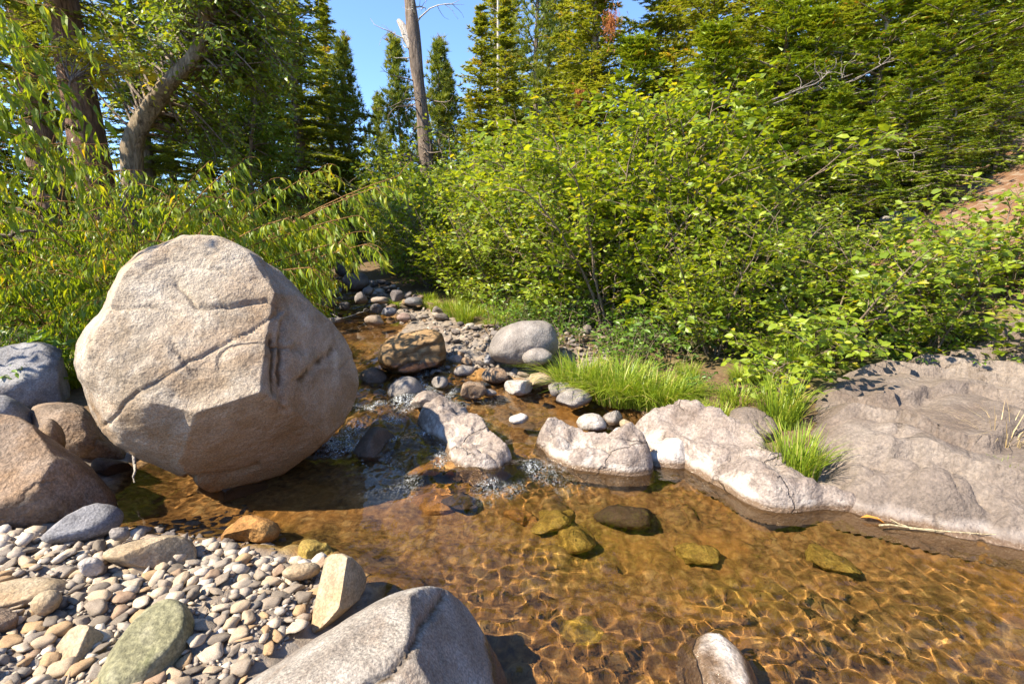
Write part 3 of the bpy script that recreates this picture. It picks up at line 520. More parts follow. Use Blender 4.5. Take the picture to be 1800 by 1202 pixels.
# --- stones of the gravel spit and the upstream channel, traced one by one
def small(px, py, w, h, t, mat, label, seed, group=None, cuts=4):
    an = np.linspace(0, 2 * np.pi, 9)[:-1]; rng = np.random.default_rng(seed)
    po = [(px + w / 2 * math.cos(a) * rng.uniform(.85, 1.12), py + h / 2 * math.sin(a) * rng.uniform(.85, 1.12)) for a in an]
    return sil_rock('stone', po, t, max(w, h) * .42 * t / FPX, mat, label, 'stone', group, sub=3 if w < 50 else 4, seed=seed, cuts=cuts, amp=.03 * w * t / FPX, ns=4 * 850 / (w * t), boxy=.75)
for k, (px, py, w, h, mt, lb) in enumerate([
    (912, 736, 38, 22, WHITE, 'small white stone alone in the brown pool'), (910, 680, 64, 30, WHITE, 'pale pointed stone at the back of the brown pool'), (955, 668, 100, 30, TAN, 'long orange tan stone along the back of the pool'),
    (985, 686, 60, 30, GREY, 'slanting grey stone left of the bright sedge'), (1008, 700, 66, 36, GREY, 'rounded pale stone at the pool edge under the sedge'), (830, 686, 58, 36, BROWN, 'dark brown angular stone at the tip of the gravel spit'),
    (872, 660, 58, 34, BROWN, 'brown block on the gravel spit'), (858, 690, 36, 14, CRUST, 'flat pale stone awash behind the dark brown stone'), (816, 652, 44, 24, GREY, 'rounded grey green stone on the gravel spit'),
    (773, 672, 32, 26, GREY, 'pale round stone right of the mauve cascade rock'), (905, 657, 24, 20, GREY, 'small brown grey stone left of the long tan stone'), (765, 655, 30, 14, GREY, 'flat grey stone beside the layered block'),
    (860, 632, 24, 20, BLUE, 'dark little stone below the rounded grey boulder'), (835, 640, 40, 14, TAN, 'thin flat tan stone on the gravel spit'), (800, 630, 30, 16, GREY, 'low grey stone right of the layered block'),
    (812, 592, 44, 20, BLUE, 'blue grey stone in the shaded grass behind the layered block'), (785, 590, 26, 14, BLUE, 'small blue stone touching the shaded grass'), (782, 575, 60, 18, BLUE, 'flat blue stone on top behind the layered block'),
    (1045, 680, 40, 26, GREY, 'grey stone half buried in the sedge'), (1085, 705, 40, 20, TAN, 'tan stone at the foot of the bright sedge'), (1245, 665, 60, 30, WHITE, 'white stone in shade between sedge and alder'), (1100, 745, 26, 18, TAN, 'small tan stone stuck above the white rock')]):
    g = gp(px, py + h * .4, .06 + (.12 if py < 640 else 0)); t = np.linalg.norm(g - [0, 0, CAM_H]) / np.linalg.norm(ray(px, py)); small(px, py, w, h, t, mt, lb, 100 + k)
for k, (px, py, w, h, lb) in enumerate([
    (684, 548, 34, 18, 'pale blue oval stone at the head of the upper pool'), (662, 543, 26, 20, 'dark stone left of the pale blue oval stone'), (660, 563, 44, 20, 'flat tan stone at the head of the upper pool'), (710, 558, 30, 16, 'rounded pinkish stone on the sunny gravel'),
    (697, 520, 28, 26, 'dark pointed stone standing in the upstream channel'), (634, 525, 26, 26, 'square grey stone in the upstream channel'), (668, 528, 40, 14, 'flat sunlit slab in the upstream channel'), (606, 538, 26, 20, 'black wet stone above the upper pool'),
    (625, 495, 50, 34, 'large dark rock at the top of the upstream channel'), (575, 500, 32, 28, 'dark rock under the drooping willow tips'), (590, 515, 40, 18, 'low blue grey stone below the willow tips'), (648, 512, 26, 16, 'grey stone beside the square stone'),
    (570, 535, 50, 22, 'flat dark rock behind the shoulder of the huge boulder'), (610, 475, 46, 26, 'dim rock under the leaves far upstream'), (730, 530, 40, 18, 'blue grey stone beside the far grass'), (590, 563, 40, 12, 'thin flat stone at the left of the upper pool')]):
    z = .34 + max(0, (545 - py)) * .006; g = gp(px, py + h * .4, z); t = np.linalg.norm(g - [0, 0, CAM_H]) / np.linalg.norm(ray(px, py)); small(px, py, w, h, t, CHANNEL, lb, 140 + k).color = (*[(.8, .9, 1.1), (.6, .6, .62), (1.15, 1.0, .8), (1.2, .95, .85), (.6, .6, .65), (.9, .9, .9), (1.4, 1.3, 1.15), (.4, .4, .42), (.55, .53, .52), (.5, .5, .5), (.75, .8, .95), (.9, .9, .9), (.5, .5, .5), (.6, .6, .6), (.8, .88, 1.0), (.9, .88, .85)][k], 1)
# --- pebbles: the largest are objects of their own, the rest is gravel
def scatter(seed, poly, n, smin, smax, pw, fit=.78, avoid=()):
    rng = np.random.default_rng(seed); P = np.array(poly, float); lo, hi = P.min(0), P.max(0)
    size = smin * (smax / smin) ** (rng.random(n) ** pw); size = np.sort(size)[::-1]; pts = np.zeros((0, 3))
    out = []; cell = {}; g = smax
    for s in size:
        for _ in range(9):
            q = rng.uniform(lo, hi); qx, qy = float(q[0]), float(q[1]); ci, cj = int(qx // g), int(qy // g)
            near = [o for i in (-1, 0, 1) for j in (-1, 0, 1) for o in cell.get((ci + i, cj + j), ())]
            if any((qx - o[0]) ** 2 + (qy - o[1]) ** 2 < ((o[2] + s) * fit * .5) ** 2 for o in near): continue
            if any((qx - a[0]) ** 2 + (qy - a[1]) ** 2 < (a[2] + s * .3) ** 2 for a in avoid): continue
            if not inside(q[:1], q[1:], P)[0]: continue
            out.append((qx, qy, float(s))); cell.setdefault((ci, cj), []).append(out[-1]); break
    return out
PV = [stone_verts(300 + k, 3, (9, 18, 34)[k % 3], 7 + k % 5, .46, .06) for k in range(18)]
PM = []
for v, f in PV:
    b = MB(); b.add(v, f); PM.append(b.mesh('pebble', PEBBLE))
gm = NT('gravel_mix'); gr_ = gm.n('Attribute', attribute_name='rnd').outputs['Fac']; gpos = gm.n('NewGeometry').outputs['Position']
gc = gm.ramp(gr_, [(0, (.13, .115, .10)), (.2, (.28, .245, .205)), (.4, (.235, .18, .135)), (.6, (.33, .30, .265)), (.8, (.39, .31, .22)), (1, (.48, .44, .385))])
gc = gm.mix(.4, gc, gm.mix(1.0, gc, gm.ramp(gm.noise(gpos, 130, 4, .7), [(.35, (.5, .48, .45)), (.65, (1.5, 1.45, 1.4))]), 'MULTIPLY'))
GRAVEL = gm.done(gm.n('BsdfPrincipled', {'Base Color': gc, 'Roughness': .8, 'Specular IOR Level': .3, 'Normal': gm.bump(gm.noise(gpos, 70, 6, .6), .3, .01)}))
BAR = [gp(-260, 985, .05)[:2], gp(0, 958, .05)[:2], gp(215, 940, .03)[:2], gp(350, 962)[:2], gp(480, 1000)[:2], gp(575, 1000)[:2], gp(590, 1050)[:2], gp(548, 1118)[:2], gp(500, 1160, .05)[:2], gp(440, 1215, .05)[:2], (-.75, 1.0), (-1.0, .8), (-2.6, .8), (-3.2, 1.6)]
AV = [(*gp(255, 1140, .1)[:2], .09), (*gp(265, 980, .08)[:2], .07), (*gp(135, 1150, .1)[:2], .05), (*gp(600, 1040, .1)[:2], .05), (*gp(660, 1230, .1)[:2], .24), (*gp(60, 1050, .08)[:2], .05)]
bar = scatter(1, BAR, 13000, .016, .092, 2.2, .62, AV)
rng = np.random.default_rng(5)
def lay_pebbles(lst, count, group, label, gname, glabel, lift=.25, sub=2, pname='cobble', meshes=None, gmat=None):
    cut = np.quantile([a[2] for a in lst if a[2] >= sorted((q[2] for q in lst), reverse=True)[min(count, len(lst)) - 1]], [.4, .8])
    zs = land(np.array([a[0] for a in lst]), np.array([a[1] for a in lst]))
    order = sorted(range(len(lst)), key=lambda i: -lst[i][2] / max(.6, lst[i][1]) * (1 if abs(lst[i][0]) < lst[i][1] * 1.2 + .1 else 0)); top = set(order[:count])
    b = MB(); lowres = [stone_verts(340 + k, sub, 10, 10, .5, .04) for k in range(12)]
    for i, (x, y, s) in enumerate(lst):
        rz = rng.uniform(0, 6.28); tl = rng.normal(0, .22, 2); k = int(rng.integers(0, 18)); zz = zs[i] + s * .5 * lift
        if i in top:
            o = link(pname, (meshes or PM)[k], None, (x, y, zz)); o.rotation_euler = (tl[0], tl[1], rz); o.scale = (s / 2,) * 3
            tn = TONE_BAG[int(rng.integers(0, len(TONE_BAG)))]; o.color = (*tn[1], 1); tag(o, '%s %s %s %s %s' % (size_word(s, *cut), tn[0], label, pname, where(x, y)), pname, group)
        else:
            v, f = lowres[k % 12]; M = np.array(Matrix.Rotation(rz, 3, 'Z') @ Matrix.Rotation(tl[0], 3, 'X') @ Matrix.Rotation(tl[1], 3, 'Y'))
            b.add((v * s / 2) @ M.T + [x, y, zz], f, rng.random())
    if b.n: tag(link(gname, b.mesh(gname, gmat or GRAVEL)), glabel, 'gravel', None, 'stuff')
lay_pebbles(bar, 260, 'pebbles of the sunlit bar', 'dry', 'gravel', 'small grey and tan gravel filling between the pebbles', .3, 1, 'pebble')
CM = []
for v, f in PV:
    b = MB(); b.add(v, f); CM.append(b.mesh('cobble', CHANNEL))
gm = NT('dark_gravel_mix'); gr_ = gm.n('Attribute', attribute_name='rnd').outputs['Fac']; gpos = gm.n('NewGeometry').outputs['Position']
gc = gm.ramp(gr_, [(0, (.07, .06, .055)), (.25, (.17, .14, .115)), (.5, (.13, .115, .11)), (.75, (.23, .19, .15)), (1, (.34, .30, .26))])
gc = gm.mix(.4, gc, gm.mix(1.0, gc, gm.ramp(gm.noise(gpos, 90, 4, .7), [(.35, (.5, .48, .45)), (.65, (1.5, 1.45, 1.4))]), 'MULTIPLY'))
GRAVEL2 = gm.done(gm.n('BsdfPrincipled', {'Base Color': gc, 'Roughness': .8, 'Specular IOR Level': .3, 'Normal': gm.bump(gm.noise(gpos, 50, 6, .6), .3, .01)}))
SPIT = [gp(745, 660, .1)[:2], gp(800, 700, .08)[:2], gp(870, 690, .08)[:2], gp(1000, 700, .08)[:2], gp(1080, 720, .1)[:2], gp(1060, 660, .2)[:2], (1.3, 6.2), (.9, 6.9), (-.2, 7.2), (-1.3, 7.2)]
UP = [(-3.4, 8.4), (-2.0, 8.2), (-1.2, 7.4), (-.9, 8.6), (-2.0, 10), (-3.3, 12.5), (-5.2, 14), (-5.6, 12), (-4.2, 9.6)]
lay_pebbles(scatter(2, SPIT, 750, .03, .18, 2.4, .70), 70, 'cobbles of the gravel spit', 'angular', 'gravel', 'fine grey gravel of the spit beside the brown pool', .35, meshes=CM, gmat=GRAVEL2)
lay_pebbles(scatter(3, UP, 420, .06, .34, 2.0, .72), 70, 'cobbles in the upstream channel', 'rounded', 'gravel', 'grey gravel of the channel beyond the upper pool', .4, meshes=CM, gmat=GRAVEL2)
INL = [gp(215, 935)[:2], gp(330, 890)[:2], gp(430, 870)[:2], gp(500, 930)[:2], gp(480, 985)[:2], gp(350, 962)[:2]]
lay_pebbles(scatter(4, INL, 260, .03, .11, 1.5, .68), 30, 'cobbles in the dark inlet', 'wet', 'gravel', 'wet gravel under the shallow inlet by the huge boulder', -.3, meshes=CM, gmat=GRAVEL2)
# ---------------------------------------------------------------- plants
ALDER = leaf_mat('alder_leaf', [(0, (.09, .155, .012)), (.35, (.18, .26, .018)), (.7, (.28, .36, .026)), (.93, (.36, .41, .035)), (1, (.50, .40, .03))], .5, (1.45, 1.25, .45))
WILLOW = leaf_mat('willow_leaf', [(0, (.09, .155, .014)), (.4, (.17, .255, .018)), (.75, (.26, .34, .024)), (.9, (.37, .39, .03)), (1, (.55, .38, .02))], .52, (1.45, 1.25, .45))
COTTON = leaf_mat('cottonwood_leaf', [(0, (.10, .165, .016)), (.5, (.19, .265, .024)), (.9, (.29, .34, .03)), (1, (.40, .36, .03))], .4)
YOUNG = leaf_mat('young_tree_leaf', [(0, (.10, .17, .02)), (.5, (.17, .26, .028)), (1, (.27, .34, .04))], .45)
FIRN = leaf_mat('fir_needle', [(0, (.115, .145, .016)), (.5, (.24, .275, .032)), (.85, (.34, .36, .045)), (1, (.46, .28, .05))], .46, (1.3, 1.2, .5), .5, .35)
PINEN = leaf_mat('pine_needle', [(0, (.09, .13, .016)), (.5, (.19, .235, .028)), (.85, (.27, .29, .035)), (1, (.34, .20, .04))], .35, (1.3, 1.2, .5), .5, .35)
SAPN = leaf_mat('sapling_needle', [(0, (.10, .16, .014)), (.5, (.21, .28, .02)), (.88, (.30, .34, .028)), (1, (.38, .16, .04))], .3, (1.3, 1.2, .5), .5, .35)
GRASS = leaf_mat('sedge_blade', [(0, (.12, .20, .015)), (.5, (.23, .32, .025)), (.85, (.34, .39, .05)), (1, (.55, .46, .16))], .42, (1.3, 1.2, .5))
STRAW = leaf_mat('dry_straw', [(0, (.38, .26, .11)), (1, (.62, .50, .28))], .2, (1, 1, 1))
DEADN = leaf_mat('dead_needle', [(0, (.22, .07, .025)), (1, (.46, .18, .06))], .2, (1, 1, 1), .7, .1)
BARK_RED = bark_mat('red_brown_bark', (.08, .045, .03), (.27, .16, .105))
BARK_GREY = bark_mat('grey_brown_bark', (.09, .07, .055), (.27, .215, .17))
BARK_SNAG = bark_mat('snag_bark', (.065, .048, .036), (.25, .19, .145), .7, (.13, .10, .08))
TWIG = bark_mat('twig_bark', (.13, .095, .065), (.30, .23, .16), 3.0)
REDTW = bark_mat('willow_twig', (.22, .11, .04), (.40, .23, .09), 3.0)
PALEW = bark_mat('bare_wood', (.33, .29, .25), (.60, .55, .50), 2.0)
UP3 = np.array([0, 0, 1.0])
def leaf_set(): return dict(P=[], D=[], N=[], L=[], W=[], R=[])
def put_leaves(rng, S, pts, every, L, W, kind, clump=.5, start=0.0):
    ln = np.linalg.norm(np.diff(pts, axis=0), axis=1).sum(); n = max(2, int(ln * (1 - start) / every)); s = np.linspace(start, 1, n)
    k = s * (len(pts) - 1); i = np.minimum(k.astype(int), len(pts) - 2); fr = (k - i)[:, None]; P = pts[i] * (1 - fr) + pts[i + 1] * fr
    T = unit(pts[i + 1] - pts[i]); side = unit(np.cross(T, UP3) + 1e-3) * np.where(np.arange(n) % 2 == 0, 1, -1)[:, None]
    if kind == 'alder':
        D = T * .55 + side * .8 + rng.normal(0, .28, (n, 3)) + [0, 0, -.12]; N = UP3 + rng.normal(0, .5, (n, 3)) + [-.3, -.35, 0]
    else:
        D = T * .45 + side * .4 + rng.normal(0, .2, (n, 3)) + [0, 0, -1.0]; N = side * .6 + rng.normal(0, .6, (n, 3)) + [-.3, -.4, .4]
    S['P'].append(P); S['D'].append(unit(D)); S['N'].append(unit(N)); sc = rng.uniform(.42, 1.25, n)
    S['L'].append(L * sc); S['W'].append(W * sc); S['R'].append(np.where(rng.random(n) > .975, .97, np.clip(clump + rng.normal(0, .2, n), 0, .9)))
def cat_leaves(S): return {k: np.concatenate(v) for k, v in S.items()}
def leaf_mesh(S, tpl, mat, name='foliage', sel=None):
    q = S if sel is None else {k: v[sel] for k, v in S.items()}
    b = MB(); blades(b, q['P'], q['D'], q['N'], q['L'], q['W'], tpl, q['R']); return b.mesh(name, mat, False)
def shrub(seed, nst, H, spread, leaf, aspect, kind, tpl, mat, wood, nbr=9, ntw=5, every=.5, r0=.018, bias=(0, 0)):
    rng = np.random.default_rng(seed); S = leaf_set(); stems = []
    for i in range(nst):
        b = MB(); a = i / nst * 6.283 + rng.uniform(-.4, .4); sp = spread * rng.uniform(.3, 1.1)
        d = np.array([math.cos(a) * sp + bias[0], math.sin(a) * sp + bias[1], 1.0]); p0 = np.array([math.cos(a), math.sin(a), 0]) * .12 * rng.random(); p0[2] = -.15
        st = curve(rng, p0, d, H * rng.uniform(.75, 1.15) * math.sqrt(1 + sp * sp * .5), 9, .35 * sp if kind == 'alder' else .9 * sp, .09)
        tube(b, st, np.linspace(r0 * rng.uniform(.8, 1.2), r0 * .25, 9), 6)
        for j in range(nbr):
            s = .04 + .94 * (j + rng.random()) / nbr; k = min(int(s * 8), 7); bp = st[k] + (st[k + 1] - st[k]) * (s * 8 - k); ba = rng.uniform(0, 6.283)
            bd = unit(st[k + 1] - st[k]) * .55 + np.array([math.cos(ba), math.sin(ba), .15]) * .9
            br = curve(rng, bp, bd, H * rng.uniform(.24, .44) * (1.15 - .5 * s), 6, .25 if kind == 'alder' else 1.0, .14); tube(b, br, np.linspace(r0 * .38, r0 * .12, 6), 4)
            cl = rng.uniform(.25, .7); put_leaves(rng, S, br, leaf * every, leaf, leaf * aspect, kind, cl, .3)
            for q in range(ntw):
                k2 = int(rng.integers(1, 5)); ta = rng.normal(0, 1, 3); ta[2] = abs(ta[2]) * .4
                tw = curve(rng, br[k2], unit(br[k2 + 1] - br[k2]) * .7 + unit(ta) * .8, H * rng.uniform(.09, .17), 4, .2 if kind == 'alder' else 1.2, .15); tube(b, tw, np.linspace(r0 * .16, r0 * .07, 4), 3)
                put_leaves(rng, S, tw, leaf * every, leaf, leaf * aspect, kind, cl, .1)
        stems.append(b.mesh('stem', wood))
    S = cat_leaves(S)
    return dict(stems=stems, S=S, tpl=tpl, mat=mat, fol=None)
def big_leaves(root, V, M, count, parent_name='leaf'):
    """the leaves that show largest become parts; returns the mask of the others"""
    S = V['S']; Wp = S['P'] @ np.array(M.to_3x3()).T + np.array(M.translation); dv = Wp - [0, 0, CAM_H]; fw = dv[:, 1] * CP - dv[:, 2] * SP
    u = np.abs(dv[:, 0] / np.maximum(fw, .1)); v = np.abs((dv[:, 1] * SP + dv[:, 2] * CP) / np.maximum(fw, .1)); N = S['N'] @ np.array(M.to_3x3()).T
    sc = S['L'] * S['W'] / np.maximum(fw, .3) ** 2 * np.abs((unit(N) * unit(dv)).sum(1)) * ((u < 1.05) & (v < .7) & (fw > .3)); pick = np.argsort(-sc)[:count]
    tm = []
    for k in range(6):
        b = MB(); b.add(V['tpl'][0], V['tpl'][1], .12 + .15 * k); tm.append(b.mesh('leaf', V['mat'], False))
    for i in pick:
        D = S['D'][i]; X = unit(np.cross(S['N'][i], D)); Z = np.cross(D, X); o = link('leaf', tm[min(5, int(S['R'][i] * 6))], root)
        L, W = S['L'][i], S['W'][i]; o.matrix_local = Matrix(((D[0] * L, X[0] * W, Z[0] * L, S['P'][i][0]), (D[1] * L, X[1] * W, Z[1] * L, S['P'][i][1]), (D[2] * L, X[2] * W, Z[2] * L, S['P'][i][2]), (0, 0, 0, 1)))
    rest = np.ones(len(S['L']), bool); rest[pick] = False; return rest
def place_shrub(name, V, x, y, rz, sc, label, cat, group=None, leaves=0, dz=0.0):
    z = gz(x, y) + dz; o = empty(name, (x, y, z), rz, sc); tag(o, label, cat, group)
    for s in V['stems']: link('stem', s, o)
    if leaves:
        M = Matrix.Translation((x, y, z)) @ Matrix.Rotation(rz, 4, 'Z') @ Matrix.Diagonal((sc, sc, sc, 1)); me = leaf_mesh(V['S'], V['tpl'], V['mat'], 'foliage', big_leaves(o, V, M, leaves))
    else:
        if V['fol'] is None: V['fol'] = leaf_mesh(V['S'], V['tpl'], V['mat'])
        me = V['fol']
    f = link('foliage', me, o); f['kind'] = 'stuff'
    return o
# --- conifers
def conifer(seed, H, r0, cb, Lmax, kind, mat, bark, dens=1.0, blade=(.085, .026), spacing=.33, lean=0.0):
    rng = np.random.default_rng(seed); tr = MB(); wb = MB(); nb = MB()
    n = 16; zz = np.linspace(-.4, H, n); pts = np.stack([np.cumsum(rng.normal(0, .02, n)) + lean * zz, np.cumsum(rng.normal(0, .02, n)), zz], 1)
    tube(tr, pts, r0 * (1 - np.linspace(0, .97, n)) ** .85 * (1 + .5 * np.exp(-np.maximum(zz, 0) / .4)), 12, rough=.10, seed=seed)
    z = cb
    while z < H - .08:
        f = (z - cb) / (H - cb); nbr = int(rng.integers(4, 7)) if kind != 'pine' else int(rng.integers(3, 5)); a0 = rng.uniform(0, 6.28)
        for j in range(nbr):
            prof = (1 - f) ** .8 * (min(1, .55 + f * 3)) if kind != 'pine' else (1 - f) ** .75 * min(1, .5 + 2 * f)
            L = max(.14, Lmax * prof * rng.uniform(.45, 1.2)); a = a0 + j * 6.283 / nbr + rng.uniform(-.3, .3); up = (-.25 + 1.0 * f) if kind != 'pine' else (.0 + .8 * f)
            base = np.array([np.interp(z, zz, pts[:, 0]), np.interp(z, zz, pts[:, 1]), z + rng.uniform(-.1, .1)])
            m = max(4, int(L / .13)); br = curve(rng, base, (math.cos(a), math.sin(a), up), L, m, .30 if kind != 'pine' else -.25, .05, .1); tube(wb, br, np.linspace(.012 + .012 * L, .004, m), 4)
            T = unit(np.gradient(br, axis=0)); B = unit(np.cross(T, UP3)); cl = np.clip(.42 + rng.normal(0, .16) + .1 * f, 0, .9)
            if kind == 'pine':
                k0 = int(m * .35); q = np.repeat(np.arange(k0, m), max(1, int(2 * dens))); C = br[q] + rng.normal(0, .10 + .05 * L, (len(q), 3)); C = np.concatenate([C, br[-1:]])
                w = 20; D = unit(rng.normal(0, .7, (len(C), w, 3)) + T[np.append(q, m - 1)][:, None] * .8 + [0, 0, .45]); P = np.repeat(C, w, 0); D = D.reshape(-1, 3)
                blades(nb, P, D, rng.normal(0, 1, D.shape), rng.uniform(.6, 1.1, len(P)) * blade[0] * 1.7, blade[1] * .8, TRI, np.clip(np.repeat(cl + rng.normal(0, .13, len(C)), w) + (rng.random(len(P)) > .97) * .4, 0, 1))
                continue
            s = np.linspace(.12, 1, m); q = np.arange(m)
            for sg in (-1, 1):
                l = (.42 * L * (1 - s) + .10) * rng.uniform(.6, 1.2, m); Dt = unit(T * .65 + sg * B * .8 + rng.normal(0, .12, (m, 3)) + [0, 0, -.12]); k = max(3, int(5.5 * dens * (1 + L * .6)))
                fr = (np.arange(k)[None] + rng.random((m, k))) / k; P = (br[:, None] + Dt[:, None] * (l[:, None] * fr)[..., None]); dd = np.repeat(Dt[:, None], k, 1); bb = unit(np.cross(dd, UP3))
                for s2 in (-1, 1):
                    D = dd * .75 + bb * s2 * .65 + rng.normal(0, .16, dd.shape); blades(nb, P.reshape(-1, 3), D.reshape(-1, 3), (UP3 + rng.normal(0, .35, dd.shape)).reshape(-1, 3), rng.uniform(.7, 1.2, m * k) * blade[0], blade[1], TRI, np.clip(cl + rng.normal(0, .12, m * k) + (rng.random(m * k) > .965) * .5, 0, 1))
            k = m * int(3 * dens); qq = rng.integers(0, m, k); D = T[qq] * .8 + rng.normal(0, .45, (k, 3)); blades(nb, br[qq] + rng.normal(0, .03, (k, 3)), D, rng.normal(0, 1, (k, 3)), blade[0], blade[1], TRI, cl)
        z += spacing * rng.uniform(.7, 1.25) * (1 if kind != 'pine' else 1.5)
    return tr.mesh('trunk', bark), wb.mesh('branches', bark), nb.mesh('crown', mat, False)
def place_tree(name, V, x, y, rz, sc, label, cat='tree', group=None, dz=0.0):
    o = empty(name, (x, y, gz(x, y) + dz), rz, sc); tag(o, label, cat, group)
    for nm, me in zip(('trunk', 'branches', 'crown'), V):
        c = link(nm, me, o)
        if nm != 'trunk': c['kind'] = 'stuff'
    return o
def at_px(px, D): return ((px - 900) / FPX * D, D)
FA = conifer(1, 11, .20, .8, 2.5, 'fir', FIRN, BARK_GREY, 1.0, (.13, .040), .31)
FD = conifer(11, 9, .16, .15, 2.2, 'fir', FIRN, BARK_GREY, 1.5, (.11, .034), .24)
FB = conifer(2, 9, .12, .4, 1.9, 'fir', FIRN, BARK_GREY, 1.0, (.14, .044), .27)
FC = conifer(3, 10, .24, .4, 2.9, 'fir', FIRN, BARK_RED, 1.6, (.11, .030), .33)
PA = conifer(4, 11, .16, 1.0, 2.2, 'pine', PINEN, BARK_GREY, 1.8, (.14, .036), .30)
PB = conifer(5, 8, .10, .3, 1.75, 'pine', PINEN, BARK_GREY, 2.2, (.14, .042), .22)
SA = conifer(6, 2.6, .05, .1, .95, 'fir', SAPN, BARK_GREY, 1.9, (.06, .017), .11)
BIG = conifer(7, 15, .42, 4.0, 2.6, 'fir', FIRN, BARK_RED, 1.0, (.12, .036), .55)
# left bank
for px, D, V, nm, sc, rz, lb, gr in [
    (205, 11, BIG, 'fir_tree', 1.0, 0, 'big conifer with a thick red brown trunk behind the leaning tree', None),
    (110, 14, BIG, 'fir_tree', .95, 2, 'second thick trunked conifer at the left behind the dark boughs', None),
    (-45, 7.4, FC, 'fir_tree', .75, 1, 'fir with long sweeping dark boughs at the left edge', None),
    (290, 16, FA, 'fir_tree', 1.0, 2, 'dark fir behind the leaning tree', None), (395, 18, FA, 'fir_tree', 1.05, 4, 'dark fir behind the bright young tree', None),
    (545, 18, FA, 'fir_tree', 1.25, 1, 'tall fir with a lit crown left of the blue sky gap', None), (490, 20, FA, 'fir_tree', 1.2, 5, 'tall dark fir just left of the lit fir', None),
    (600, 24, FB, 'fir_tree', 1.22, 3, 'slim dark fir spire behind the yellowish pine', None), (630, 20, PB, 'pine_tree', .98, 0, 'yellowish pine standing left of the sky gap', None),
    (677, 29, PB, 'pine_tree', .98, 2, 'small far pine low in the sky gap', None), (716, 26, PB, 'pine_tree', 1.22, 4, 'pine behind the dead trunk on its left side', None),
    (778, 24, PB, 'pine_tree', 1.12, 1, 'slim pine right of the dead trunk', None), (800, 25, PB, 'pine_tree', 1.02, 5, 'shorter pine beside the slim pine right of the dead trunk', None),
    (850, 14, FB, 'fir_tree', .75, 2, 'fir with a pointed top above the alder thicket', None), (890, 16, FB, 'fir_tree', .85, 4, 'fir crowding the pointed fir above the thicket', None),
    (940, 18, PA, 'pine_tree', 1.0, 0, 'tall open pine against the sky right of the gap', None), (1035, 12, FD, 'fir_tree', 1.0, 3, 'broad sunlit fir right of the open pine', None)]:
    x, y = at_px(px, D); place_tree(nm, V, x, y, rz, sc, lb, 'tree', gr)
for k, (px, D, sc) in enumerate([(20, 24, 1.2), (150, 26, 1.1), (330, 27, 1.15), (440, 30, 1.3), (560, 34, 1.1), (655, 42, .9), (745, 44, .95), (830, 30, .9), (905, 27, 1.2), (985, 24, 1.2), (870, 21, 1.0), (960, 21, 1.15), (1010, 20, 1.1), (520, 26, 1.3), (600, 32, 1.2)]):
    x, y = at_px(px, D); place_tree('fir_tree', (FA, FB)[k % 2], x, y, k * 1.3, sc, 'far conifer ' + ['at the left edge behind the fir boughs', 'behind the two thick trunks', 'far behind the leaning tree', 'far behind the bright young tree', 'far behind the tall lit fir', 'low in the sky gap', 'right behind the dead trunk', 'behind the short pine right of the gap', 'behind the dead spire', 'between the open pine and broad fir', 'beside the dead spire', 'just behind the open pine', 'just left of the broad fir', 'between tall fir and young tree', 'behind the slim dark fir'][k], 'tree', 'far conifers at the back of the valley')
# conifers on the slope of the right bank
for k, (px, D, V, sc, lb) in enumerate([
    (1130, 13, FD, .95, 'sunlit fir on the slope, next to the broad fir'), (1225, 11.5, FC, .85, 'wide fir with a dark trunk above the bright saplings'), (1330, 13, FD, .9, 'fir with dead twigs above the saplings'),
    (1450, 11.5, FC, .8, 'wide fir behind bare grey branches on the slope'), (1570, 13, FD, .9, 'fir above the pale outcrop on the slope'), (1680, 14.0, FC, .8, 'wide fir above the needle litter at the right'),
    (1850, 14, FD, .8, 'fir whose boughs hang in at the top right corner'), (1280, 17, FD, 1.1, 'fir in the second row above the saplings'), (1420, 18, FD, 1.1, 'fir in the second row behind the grey branches'), (1620, 17, FD, 1.1, 'fir in the second row above the outcrop'), (1780, 16, FD, 1.1, 'fir in the second row at the top right'), (1160, 19, FD, 1.1, 'fir in the second row right of the broad fir')]):
    x, y = at_px(px, D); place_tree('fir_tree', V, x, y, k * 1.7, sc, lb, 'tree')
for k, (px, D, sc, lb) in enumerate([(1290, 8.6, 1.35, 'tall bright green conifer sapling above the alders'), (1355, 8.2, 1.15, 'bright conifer sapling in the middle of the slope'), (1430, 8.2, 1.1, 'bright conifer sapling right of the tall sapling'), (1490, 7.5, .9, 'low bushy conifer sapling with orange tips behind the alder'),
    (1250, 7.6, .8, 'conifer sapling half hidden by the tall alder'), (1380, 7.0, .7, 'low conifer sapling close behind the spreading alder'), (1540, 8.8, 1.1, 'conifer sapling left of the pale outcrop'), (1400, 9.8, 1.6, 'conifer sapling in shade under the wide fir'), (1590, 9.8, 1.5, 'conifer sapling below the bare grey branches'), (1180, 8.8, 1.3, 'conifer sapling rising behind the tall alder'), (1240, 9.8, 1.9, 'big bushy young conifer above the tall alders'), (1340, 10.6, 2.1, 'big bushy young conifer high above the bright saplings'), (1480, 10.2, 1.9, 'big bushy young conifer right of the slanting branch'), (1560, 11.0, 2.0, 'big bushy young conifer near the top of the slope'), (1660, 10.4, 1.5, 'bushy young conifer above the needle litter'), (1760, 11.2, 1.7, 'bushy young conifer at the top right'), (1110, 10.5, 1.9, 'big bushy young conifer right of the broad fir'), (1700, 8.6, .7, 'little conifer among the outcrops on the slope'), (1620, 8.0, .8, 'little conifer just above the pale outcrop')]):
    x, y = at_px(px, D); place_tree('fir_sapling', SA, x, y, k * 2.1, sc, lb, 'sapling')
